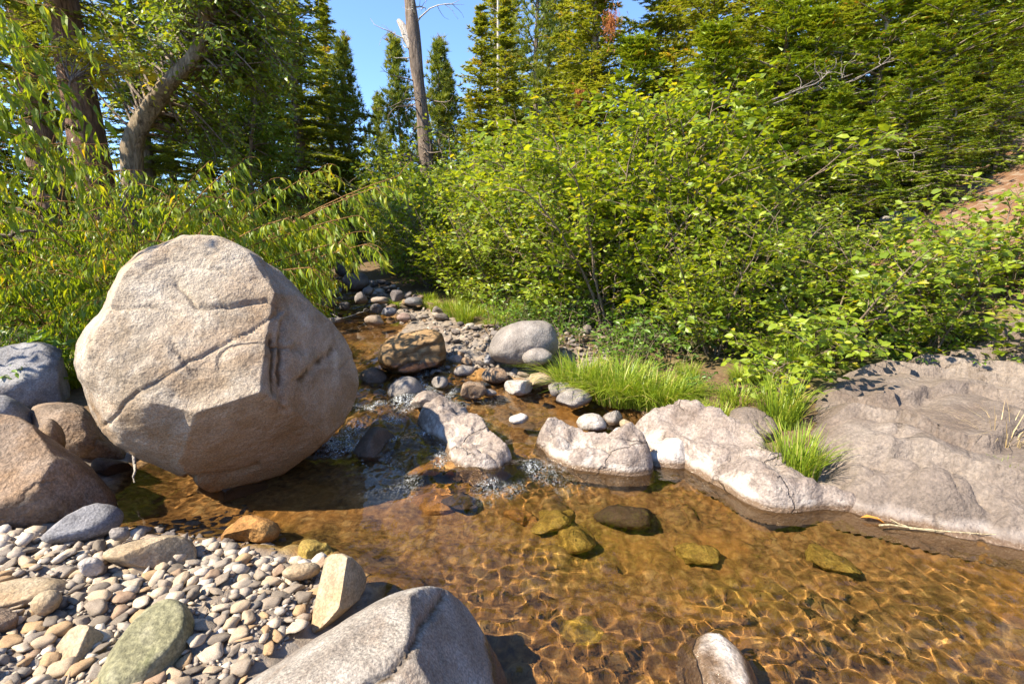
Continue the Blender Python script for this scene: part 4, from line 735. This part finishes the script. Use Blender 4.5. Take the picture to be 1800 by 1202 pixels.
# the dead trunk
x, y = at_px(752, 18); rng = np.random.default_rng(77); b = MB(); n = 30; zz = np.linspace(-.6, 15, n)
tp = np.stack([-.016 * zz + .16 * np.sin(zz * .5), .05 * np.sin(zz * .8), zz], 1); tube(b, tp, np.interp(zz, [-1, 0, 2, 5, 7.6, 8.4, 15], [.40, .30, .235, .205, .22, .17, .12]), 18, rough=.26, seed=5)
snag = tag(empty('dead_tree', (x, y, gz(x, y))), 'tall bare dead trunk with a broken pale limb against the sky', 'tree'); link('trunk', b.mesh('trunk', BARK_SNAG), snag)
b = MB(); tube(b, curve(rng, (-.25, 0, 7.0), (-.45, -.1, 1), .95, 7, 0, .05), [.19, .18, .16, .15, .13, .12, .07], 9, rough=.3); link('broken_limb', b.mesh('broken_limb', PALEW), snag)
for k in range(44):
    h = rng.uniform(2.0, 10.5); a = rng.uniform(0, 6.28); b = MB(); L = rng.uniform(.7, 2.0)
    br = curve(rng, (-.012 * h, 0, h), (math.cos(a), math.sin(a), rng.uniform(-.1, .6)), L, 8, .5 if h < 5 else -.2, .2); tube(b, br, np.linspace(.03, .006, 8), 5)
    for j in range(4):
        q = int(rng.integers(2, 7)); tube(b, curve(rng, br[q], rng.normal(0, 1, 3), L * .35, 5, 0, .25), np.linspace(.012, .004, 5), 3)
    link('branch', b.mesh('branch', PALEW if h > 6 else BARK_GREY), snag)
# a dead spire beside the pine
x, y = at_px(878, 17); b = MB(); tube(b, np.stack([np.zeros(8), np.zeros(8), np.linspace(0, 9.5, 8)], 1), np.linspace(.11, .02, 8), 8)
sp = tag(empty('dead_tree', (x, y, gz(x, y))), 'thin grey dead spire with short twigs beside the open pine', 'tree'); link('trunk', b.mesh('trunk', PALEW), sp)
b = MB()
for k in range(70):
    h = rng.uniform(3, 9.3); a = rng.uniform(0, 6.28); tube(b, curve(rng, (0, 0, h), (math.cos(a), math.sin(a), .2), rng.uniform(.2, .5) * (1.5 - h / 10), 5, .3, .2), np.linspace(.012, .004, 5), 3)
link('branches', b.mesh('branches', PALEW), sp)['kind'] = 'stuff'
# --- broadleaf trees of the left bank
def canopy(seed, anchors, blobs, leaf, aspect, kind, tpl, mat, wood, nbr, ntw, every=.55, r=.03):
    rng = np.random.default_rng(seed); S = leaf_set(); b = MB()
    for c, rad, w in blobs:
        for k in range(int(nbr * w)):
            e = np.array(c) + unit(rng.normal(0, 1, 3)) * rad * rng.random() ** .4; a = anchors[np.argmin(np.linalg.norm(anchors - e, axis=1) + rng.uniform(0, .8, len(anchors)))]
            mid = (a + e) / 2 + rng.normal(0, .15, 3) + [0, 0, .15]; tt = np.linspace(0, 1, 7)[:, None]; br = (1 - tt) ** 2 * a + 2 * tt * (1 - tt) * mid + tt ** 2 * e; tube(b, br, np.linspace(r, r * .2, 7), 5); cl = rng.uniform(.2, .75)
            for q in range(ntw):
                k2 = int(rng.integers(2, 7)); tw = curve(rng, br[k2], rng.normal(0, 1, 3) + unit(e - a), rng.uniform(.25, .6), 5, .3 if kind == 'alder' else 1.6, .2); tube(b, tw, np.linspace(r * .2, r * .07, 5), 3); put_leaves(rng, S, tw, leaf * every, leaf, leaf * aspect, kind, cl)
    return b.mesh('branches', wood), cat_leaves(S)
p0 = at(195, 312, 9.0); p0[2] = gz(p0[0], p0[1]) - .2; p1 = at(232, 245, 8.8); p2 = at(300, 150, 8.4); p3 = at(352, 78, 8.2); p4 = at(385, -40, 8.2)
b = MB(); tt = np.linspace(0, 4, 22); tp = np.stack([np.interp(tt, range(5), [q[i] for q in (p0, p1, p2, p3, p4)]) for i in range(3)], 1); tp = tp + np.stack([.04 * np.sin(tt * 3), 0 * tt, .03 * np.sin(tt * 4)], 1) - p0
tube(b, tp, np.linspace(.19, .09, 22), 12, rough=.22, seed=3)
lt = tag(empty('cottonwood_tree', p0), 'leaning broadleaf tree with rough bark and a dark leafy crown', 'tree'); link('trunk', b.mesh('trunk', bark_mat('leaning_bark', (.09, .068, .045), (.32, .25, .165))), lt)
bl = [(at(px, py, t) - p0, r_, w) for px, py, t, r_, w in [(345, 45, 8.6, 1.1, 1.1), (250, 0, 9.0, 1.0, .9), (420, 40, 8.4, 1.2, 1.2), (460, 110, 9, .9, .8), (350, 190, 9.8, .7, .5), (215, 90, 9.6, .8, .5), (400, -80, 8.4, 1.4, 1), (400, 250, 9.6, .7, .5)]]
bw, S = canopy(21, tp[6:], bl, .105, .62, 'alder', OVATE, COTTON, BARK_GREY, 40, 9, .5); link('branches', bw, lt)['kind'] = 'stuff'; link('crown', leaf_mesh(S, DIAM, COTTON, 'crown'), lt)['kind'] = 'stuff'
x, y = at_px(452, 12.5); b = MB(); tp = curve(np.random.default_rng(3), (0, 0, -.2), (.05, 0, 1), 5.2, 12, 0, .05); tube(b, tp, np.linspace(.07, .02, 12), 8)
yt = tag(empty('young_tree', (x, y, gz(x, y))), 'slender young tree with bright yellow green leaves', 'tree'); link('trunk', b.mesh('trunk', BARK_GREY), yt)
bw, S = canopy(22, tp[3:], [((0, 0, 4.6), 1.0, 1), ((.3, 0, 3.6), 1.0, 1), ((-.6, 0, 3.3), .8, .8), ((.1, 0, 5.4), .6, .7), ((.7, 0, 2.6), .7, .6)], .11, .65, 'alder', OVATE, YOUNG, BARK_GREY, 34, 8, .5, .012); link('branches', bw, yt)['kind'] = 'stuff'; link('crown', leaf_mesh(S, DIAM, YOUNG, 'crown'), yt)['kind'] = 'stuff'
# willow at the left edge, trunk outside the picture, its hanging twigs inside
p0 = np.array([-5.6, 3.7, 0.0]); p0[2] = gz(p0[0], p0[1]); b = MB(); tp = curve(np.random.default_rng(8), (0, 0, -.2), (.18, .05, 1), 4.2, 12, 0, .05); tube(b, tp, np.linspace(.13, .05, 12), 10, rough=.15)
wt = tag(empty('willow_tree', p0), 'willow whose hanging twigs of narrow leaves fill the left edge', 'tree'); link('trunk', b.mesh('trunk', BARK_GREY), wt)
bl = [(at(px, py, t) - p0, r_, w) for px, py, t, r_, w in [(40, 70, 3.3, .45, .8), (20, 190, 3.2, .40, .9), (70, 215, 3.3, .28, .9), (120, 180, 3.6, .30, .4), (-60, 120, 3.2, .6, 1), (30, 300, 3.6, .4, .7), (-60, 300, 3.5, .6, .8), (-90, -80, 3.3, .7, 1), (60, -60, 3.4, .6, .6)]] + [(np.array(q) - p0, .45, .45) for q in ((-4.3, 1.9, 3.6), (-3.7, 2.2, 3.9), (-4.9, 2.3, 3.5))]
bw, S = canopy(23, tp[4:], bl, .14, .25, 'willow', LANCE, WILLOW, REDTW, 6, 5, .33, .009); link('branches', bw, wt)['kind'] = 'stuff'
V = dict(S=S, tpl=LANCE, mat=WILLOW); f = link('foliage', leaf_mesh(S, LANCE, WILLOW, 'foliage', big_leaves(wt, V, Matrix.Translation(p0), 280)), wt); f['kind'] = 'stuff'
# yellow leaves of a maple twig in front of the thick trunks
p0 = np.array([*at_px(120, 8.0), 0.0]); p0[2] = gz(p0[0], p0[1]); b = MB(); tp = np.array([[0, 0, -.1], [.1, 0, 1.2], [.3, 0, 2.4], [.6, 0, 3.2]]); tube(b, tp, np.linspace(.05, .015, 4), 7)
ym = tag(empty('yellow_sapling', p0), 'sapling with a spray of yellow leaves before the thick trunks', 'sapling'); link('trunk', b.mesh('trunk', BARK_GREY), ym)
bw, S = canopy(24, tp[2:], [(at(200, 105, 7.8) - p0, .45, 1), (at(150, 85, 7.8) - p0, .35, .8), (at(235, 120, 7.8) - p0, .25, .7)], .10, .8, 'alder', OVATE, YOUNG, BARK_GREY, 8, 5, .6, .01)
link('branches', bw, ym)['kind'] = 'stuff'; link('crown', leaf_mesh(S, OVATE, leaf_mat('yellow_leaf', [(0, (.28, .30, .03)), (.6, (.50, .42, .03)), (1, (.60, .40, .03))], .4, (1.2, 1.1, .5)), 'crown'), ym)['kind'] = 'stuff'
# --- willow shrubs behind the huge boulder
WA = shrub(31, 9, 2.3, .55, .14, .23, 'willow', LANCE, WILLOW, REDTW, 10, 6, .36, .013); WB = shrub(32, 8, 2.0, .7, .145, .23, 'willow', LANCE, WILLOW, REDTW, 10, 6, .36, .013)
for k, (x, y, sc, V, lb) in enumerate([(-3.75, 5.3, .92, WA, 'willow shrub right behind the top of the huge boulder'), (-4.9, 5.2, .9, WB, 'willow shrub left of the one behind the huge boulder'), (-6.2, 5.9, 1.0, WA, 'willow shrub near the left edge behind the herbs'), (-5.6, 7.4, 1.0, WA, 'willow shrub in the second row toward the left'), (-3.7, 7.9, .85, WA, 'shaded willow shrub leaning over the upper pool'),
    (-7.4, 7.6, 1.0, WB, 'willow shrub under the long fir boughs'), (-5.2, 9.4, 1.0, WB, 'shaded willow shrub behind the upper pool'), (-7.0, 10.0, 1.0, WA, 'willow shrub below the thick red brown trunk'), (-5.4, 12.2, 1.0, WA, 'far willow shrub left of the upstream channel'), (-7.2, 13.5, 1.1, WB, 'far willow shrub below the tall lit fir')]):
    place_shrub('willow_shrub', V, x, y, k * 1.1, sc, lb, 'shrub')
rng = np.random.default_rng(9); p0 = np.array([-4.1, 4.9, 0]); p0[2] = gz(p0[0], p0[1])
ov = tag(empty('willow_shrub', p0), 'sunlit willow boughs arching over the shoulder of the huge boulder', 'shrub'); S = leaf_set(); ends = [(425, 285, 4.3), (500, 385, 4.2), (560, 400, 4.3), (640, 430, 4.4), (600, 425, 4.3), (470, 320, 4.4), (410, 330, 4.2), (545, 470, 4.2), (660, 330, 4.9), (560, 300, 4.9), (700, 310, 5.2), (350, 300, 4.5), (380, 380, 4.1), (620, 380, 4.8)]
for e in ends:
    b = MB(); E = at(*e) - p0; mid = E * .5 + [0, 0, .35 + .2 * rng.random()] + rng.normal(0, .08, 3); tt = np.linspace(0, 1, 12)[:, None]; br = 2 * tt * (1 - tt) * mid + tt ** 2 * E; tube(b, br, np.linspace(.014, .004, 12), 5)
    put_leaves(rng, S, br, .05, .15, .034, 'willow', .55, .45)
    for q in range(16):
        k2 = int(rng.integers(5, 12)); tw = curve(rng, br[min(k2, 11)], rng.normal(0, .6, 3) + unit(E), rng.uniform(.15, .38), 5, 1.3, .15); tube(b, tw, np.linspace(.004, .0015, 5), 3); put_leaves(rng, S, tw, .042, .15, .034, 'willow', rng.uniform(.45, .8))
    link('stem', b.mesh('stem', REDTW), ov)
S = cat_leaves(S); V = dict(S=S, tpl=LANCE, mat=WILLOW); f = link('foliage', leaf_mesh(S, LANCE, WILLOW, 'foliage', big_leaves(ov, V, Matrix.Translation(p0), 300)), ov); f['kind'] = 'stuff'
# --- alders of the right bank
AA = shrub(41, 9, 1.75, 1.0, .105, .68, 'alder', OVATE, ALDER, TWIG, 11, 6, .52, .018); AB = shrub(42, 11, 2.7, .45, .105, .68, 'alder', OVATE, ALDER, TWIG, 13, 6, .55, .02); AC = shrub(43, 11, 2.2, .6, .10, .55, 'alder', OVATE, ALDER, TWIG, 12, 6, .55, .018)
for k, (x, y, sc, V, lb, lv) in enumerate([(3.1, 4.9, .85, AA, 'spreading alder whose stems rise from the bedrock slab', 300), (4.3, 4.85, .8, AA, 'alder at the right edge over the bedrock slab', 150), (2.3, 5.4, .72, AC, 'alder between the sedge and the spreading alder', 120), (5.4, 5.5, .85, AA, 'alder cut by the right edge of the picture', 0), (3.7, 5.9, .7, AC, 'alder behind the spreading alder', 0),
    (1.35, 6.7, 1.0, AB, 'tall alder above the bright sedge', 150), (2.3, 6.7, 1.05, AB, 'tall alder right of the one above the sedge', 0), (.75, 7.5, .95, AC, 'alder drooping over the rounded grey boulder', 0), (1.8, 7.8, 1.1, AB, 'tall alder in the second row above the sedge', 0), (3.0, 7.0, .85, AC, 'alder at the foot of the slope below the saplings', 0),
    (-.2, 8.6, .95, AC, 'alder with yellow leaves behind the shaded grass', 0), (.5, 9.2, 1.15, AB, 'tall alder behind the rounded grey boulder', 0), (-.9, 9.8, 1.0, AC, 'alder reaching over the sunny gravel', 0), (-.3, 10.8, 1.15, AB, 'alder of the far thicket below the pointed fir', 0), (-1.9, 11.4, 1.0, AC, 'alder beside the upstream channel', 0), (1.4, 10.5, 1.2, AB, 'alder of the far thicket below the broad fir', 0),
    (-2.7, 13.3, 1.1, AC, 'far alder below the dead trunk', 0), (-1.3, 13.5, 1.25, AB, 'far alder right of the dead trunk', 0), (-3.6, 15.5, 1.2, AB, 'farthest alder left of the dead trunk', 0)]):
    place_shrub('alder_shrub', V, x, y, k * 1.9, sc, lb, 'shrub', None, lv)
# --- grass, sedge, herbs
def tuft(seed, n, R, h, w, arch=.55, mat=GRASS):
    rng = np.random.default_rng(seed); a = rng.uniform(0, 6.283, n); r = R * np.sqrt(rng.random(n)); B = np.stack([r * np.cos(a), r * np.sin(a), 0 * a - .03], 1); a2 = a + rng.normal(0, .7, n); Hh = h * rng.uniform(.55, 1.1, n); ar = arch * rng.uniform(.2, 1.3, n)
    o = np.stack([np.cos(a2), np.sin(a2), 0 * a], 1); sd_ = np.stack([-np.sin(a2), np.cos(a2), 0 * a], 1); V = []
    for s, wd_ in ((0, 1), (.35, .9), (.7, .6), (1, .08)):
        c = B + o * (ar * Hh * s ** 1.8)[:, None] + UP3 * (Hh * (s - ar * .45 * s ** 2.4))[:, None]; V += [c - sd_ * w * wd_ / 2, c + sd_ * w * wd_ / 2]
    V = np.stack(V, 1); F = np.array([[0, 1, 3, 2], [2, 3, 5, 4], [4, 5, 7, 6]]); b = MB(); b.add(V.reshape(-1, 3), (F[None] + (np.arange(n) * 8)[:, None, None]).reshape(-1, 4), np.repeat(np.clip(rng.normal(.52, .26, n), 0, 1), 3)); return b.mesh('grass_tuft', mat, False)
G1 = tuft(1, 620, .22, .42, .009, 1.0); G2 = tuft(2, 300, .12, .36, .008, .55); G3 = tuft(3, 220, .16, .22, .009, .8); G4 = tuft(4, 60, .08, .4, .005, .9, STRAW)
for k, (px, py, z, me, sc, lb) in enumerate([(1020, 668, .18, G1, 1.15, 'bright sedge clump arching left over the pool stones'), (1090, 680, .2, G1, 1.2, 'bright sedge clump in the middle above the white rock'), (1150, 690, .2, G1, 1.0, 'bright sedge clump on the right before the alder'), (1205, 680, .22, G1, .6, 'sedge clump fading into the alder shade'),
    (1400, 806, .16, G2, 1.05, 'upright green grass tuft growing in a crack of the bedrock'), (1370, 735, .2, G2, 1.2, 'thin tall grass tuft at the foot of the alder'), (1260, 715, .2, G3, .9, 'low grass among herbs behind the whaleback'), (1222, 712, .2, G3, .8, 'low grass beside the sedge behind the whaleback'), (962, 628, .2, G2, .75, 'narrow grass tuft right of the rounded grey boulder'),
    (1300, 700, .22, G3, 1.0, 'grass under the spreading alder'), (1780, 800, .3, G3, .45, 'small yellow green tuft on the slab at the right edge'), (1770, 765, .3, G4, 1.0, 'dry straw clump on the slab at the right edge')]):
    g = gp(px, py, z); zz = max(gz(g[0], g[1]), z - .1); tag(link('grass_tuft', me, None, (g[0], g[1], zz), k * 1.3, sc), lb, 'grass')
for k, (x, y, sc) in enumerate([(-.75, 7.6, 1.1), (-.45, 8.0, 1.2), (-1.0, 8.2, 1.2), (-.2, 7.5, 1.0), (.1, 7.7, 1.1), (-1.3, 8.8, 1.2), (-.8, 8.7, 1.3), (-1.6, 9.3, 1.1), (.45, 7.3, 1.0), (-1.75, 10, 1.2), (-2.3, 9.4, .8), (-.3, 7.15, .8)]):
    tag(link('grass_tuft', G3 if k % 2 else G2, None, (x, y, gz(x, y)), k, sc), 'soft grass tuft ' + where(x, y), 'grass', 'grass tufts beside the upper pool')
rng = np.random.default_rng(15)
for k in range(8):
    g = gp(rng.uniform(1200, 1400), rng.uniform(640, 675), .25); tag(link('grass_tuft', (G3, G2)[k % 2], None, (g[0], g[1], gz(g[0], g[1])), k, rng.uniform(.7, 1.1)), 'loose %s grass tuft %s' % (('low', 'tall')[k % 2], where(g[0], g[1])), 'grass', 'grass under the front alders')
HB = [shrub(50 + k, 7, .55, .5, .075, .45, 'alder', OVATE, leaf_mat('herb_leaf_%s' % nm, st, .4), TWIG, 4, 2, .55, .006) for k, (nm, st) in enumerate([('bright', [(0, (.08, .16, .015)), (1, (.20, .32, .03))]), ('soft', [(0, (.05, .11, .015)), (1, (.13, .22, .03))])])]
rng = np.random.default_rng(14)
for k, (x, y, sc, lb) in enumerate([(1.35, 4.75, .55, 'leafy herb among the sedge above the white rock'), (1.75, 4.35, .6, 'leafy herb behind the whaleback beside the low grass'), (2.45, 4.3, .65, 'leafy herb at the foot of the spreading alder'), (3.6, 4.35, .6, 'leafy herb in the alder shade on the slab'), (4.3, 4.2, .6, 'leafy herb on the slab near the right edge'), (.45, 7.0, .8, 'leafy herb behind the rounded grey boulder'), (-.25, 7.9, 1.0, 'shaded leafy herb above the blue grey stones'), (.15, 8.2, 1.1, 'large shaded herb under the drooping alder')]):
    place_shrub('leafy_herb', HB[k % 2], x, y, k, sc, lb, 'herb')
for k in range(22):
    x = rng.uniform(-.4, 1.9); y = rng.uniform(5.6, 7.3)
    if x < .7 and y < 6.5: y = 6.6
    place_shrub('leafy_herb', HB[k % 2], x, y, k, rng.uniform(.6, 1.0), 'leafy herb ' + where(x, y), 'herb', 'herbs above the sedge')
for k in range(34):
    x = rng.uniform(-7.5, -3.4); y = rng.uniform(4.3, 6.0) if k % 3 else rng.uniform(3.6, 4.6)
    if y < 4.4 and x > -4.0: x -= 1.2
    place_shrub('leafy_herb', HB[k % 2], x, y, k, rng.uniform(.8, 1.5), 'green herb under the willows ' + where(x, y), 'herb', 'herbs under the willows')
for k in range(26):
    x = rng.uniform(-7.5, -3.3); y = rng.uniform(4.3, 6.4); tag(link('grass_tuft', (G1, G2)[k % 2], None, (x, y, gz(x, y)), k, rng.uniform(.9, 1.4)), 'grass tuft among herbs ' + where(x, y), 'grass', 'grass under the willows')
for k in range(70):
    x = rng.uniform(.3, 6.5); y = rng.uniform(4.75, 8.0) if x > 1.0 else rng.uniform(6.6, 9)
    if x > 4 and y > 6.5: continue
    place_shrub('leafy_herb', HB[k % 2], x, y, k, rng.uniform(.7, 1.3), 'undergrowth herb ' + where(x, y), 'herb', 'undergrowth below the alders')
# ---------------------------------------------------------------- twigs, reeds, dead wood
def stick(name, ends, rad, mat, label, cat, sides=5, sag=0.0, side_twigs=0, seed=0):
    rng = np.random.default_rng(seed); a, e = np.array(ends[0]), np.array(ends[-1]); n = 9; t = np.linspace(0, len(ends) - 1, n)
    P = np.stack([np.interp(t, range(len(ends)), [q[i] for q in ends]) for i in range(3)], 1); P[:, 2] -= sag * np.sin(np.linspace(0, np.pi, n)); c = P.mean(0); P = P - c + rng.normal(0, rad * .6, (n, 3))
    b = MB(); tube(b, P, np.linspace(rad, rad * .35, n), sides)
    o = tag(link(name, b.mesh(name, mat), None, c), label, cat)
    for k in range(side_twigs):
        b = MB(); q = int(rng.integers(2, 8)); tube(b, curve(rng, P[q], rng.normal(0, .8, 3) + unit(P[q] - P[q - 1]), np.linalg.norm(e - a) * rng.uniform(.12, .3), 6, 0, .3), np.linspace(rad * .45, rad * .15, 6), 4); link('twig', b.mesh('twig', mat), o)
    return o
stick('twig', [gp(556, 540, .42), gp(600, 560, .34), gp(650, 545, .36)], .012, PALEW, 'bare pale twig hanging over the upper pool', 'twig', side_twigs=4, seed=1)
stick('dry_reed', [gp(1545, 922, .012), gp(1640, 931, .012), gp(1765, 942, .03)], .006, bark_mat('reed', (.45, .36, .20), (.66, .56, .36), 3), 'dry straw coloured reed floating along the bedrock edge', 'reed', seed=2)
stick('dry_reed', [gp(1562, 911, .012), gp(1600, 928, .012), gp(1660, 936, .012)], .004, bark_mat('reed_thin', (.45, .36, .20), (.66, .56, .36), 3), 'short thin reed lying across the floating reed', 'reed', seed=3)
b = MB(); blades(b, [[0, 0, 0]], [[.9, -.3, .05]], [[0, 0, 1]], .14, .03, LANCE, .5)
tag(link('fallen_leaf', b.mesh('fallen_leaf', leaf_mat('orange_leaf', [(0, (.55, .24, .04)), (1, (.55, .24, .04))], .2)), None, gp(1512, 909, .012)), 'orange fallen leaf floating by the reeds', 'leaf')
stick('root', [at(238, 800, 3.0), at(236, 825, 2.98), at(236, 846, 2.98)], .012, PALEW, 'thin pale root hanging in front of the dark gap under the boulder', 'root', seed=4)
stick('dead_branch', [at(-20, 425, 4.4), at(20, 408, 4.5), at(60, 402, 4.6)], .03, BARK_GREY, 'thick bare branch end at the left edge above the herbs', 'branch', side_twigs=3, seed=5)
DEADW = bark_mat('weathered_wood', (.13, .11, .095), (.30, .26, .23), 2.0)
for k, (e, r_, lb) in enumerate([([at(1400, 165, 9), at(1480, 150, 8.8), at(1560, 110, 8.8), at(1600, 75, 9)], .02, 'curved bare grey branch high on the slope'), ([at(1290, 210, 9), at(1420, 160, 8.8), at(1500, 130, 8.6)], .018, 'long bare branch slanting up behind the saplings'), ([at(1340, 180, 8.5), at(1430, 150, 8.3), at(1480, 110, 8.3)], .016, 'bare branch above the bright saplings'),
    ([at(1470, 270, 8), at(1560, 262, 7.8), at(1620, 272, 7.8)], .022, 'bare pale branch above the spreading alder'), ([at(1060, 170, 10.5), at(1120, 172, 10.2), at(1160, 165, 10.2)], .02, 'thin bare branch beside the broad fir'), ([at(1730, 230, 8.4), at(1800, 195, 8.2), at(1880, 160, 8.2)], .04, 'thick dark branch leaning over the needle litter'), ([at(1640, 60, 9), at(1700, 30, 8.8), at(1740, 25, 8.8)], .03, 'bare grey branch at the top right'), ([at(1380, 60, 9.5), at(1440, 90, 9.3), at(1520, 95, 9.2)], .025, 'twisted bare branch under the top edge')]):
    stick('dead_branch', e, r_, DEADW if k != 5 else BARK_GREY, lb, 'branch', side_twigs=12, seed=20 + k)
rng = np.random.default_rng(6)
for k, (px, py, t, r_, lb) in enumerate([(1075, 40, 9.5, .22, 'hanging cluster of dead rust coloured needles near the top edge'), (1020, 165, 10.5, .14, 'orange dead spray on the broad fir')]):
    n = 700; P = rng.normal(0, .5, (n, 3)) * r_ * [.8, .8, 1.5] * rng.uniform(.3, 1.2, (n, 1)); D = rng.normal(0, .5, (n, 3)) + [0, 0, -1]; b = MB(); blades(b, P, D, rng.normal(0, 1, (n, 3)), .09, .012, TRI, rng.random(n)); tag(link('dead_spray', b.mesh('dead_spray', DEADN, False), None, at(px, py, t)), lb, 'twigs')
for k, (x, y, rz, L) in enumerate([(4.6, 3.3, .5, .5), (4.9, 3.6, 2.2, .4), (5.1, 3.0, 1.2, .45)]):
    z = .45; stick('dry_straw', [(x, y, z), (x + .5 * L * math.cos(rz), y + .5 * L * math.sin(rz), z + .14), (x + L * math.cos(rz), y + L * math.sin(rz), z + .1)], .005, STRAW, ['dry straw stem arching at the right edge of the slab', 'dry straw stem lying flat at the right edge of the slab', 'dry straw stem near the small tuft on the slab'][k], 'straw', side_twigs=4, seed=40 + k)
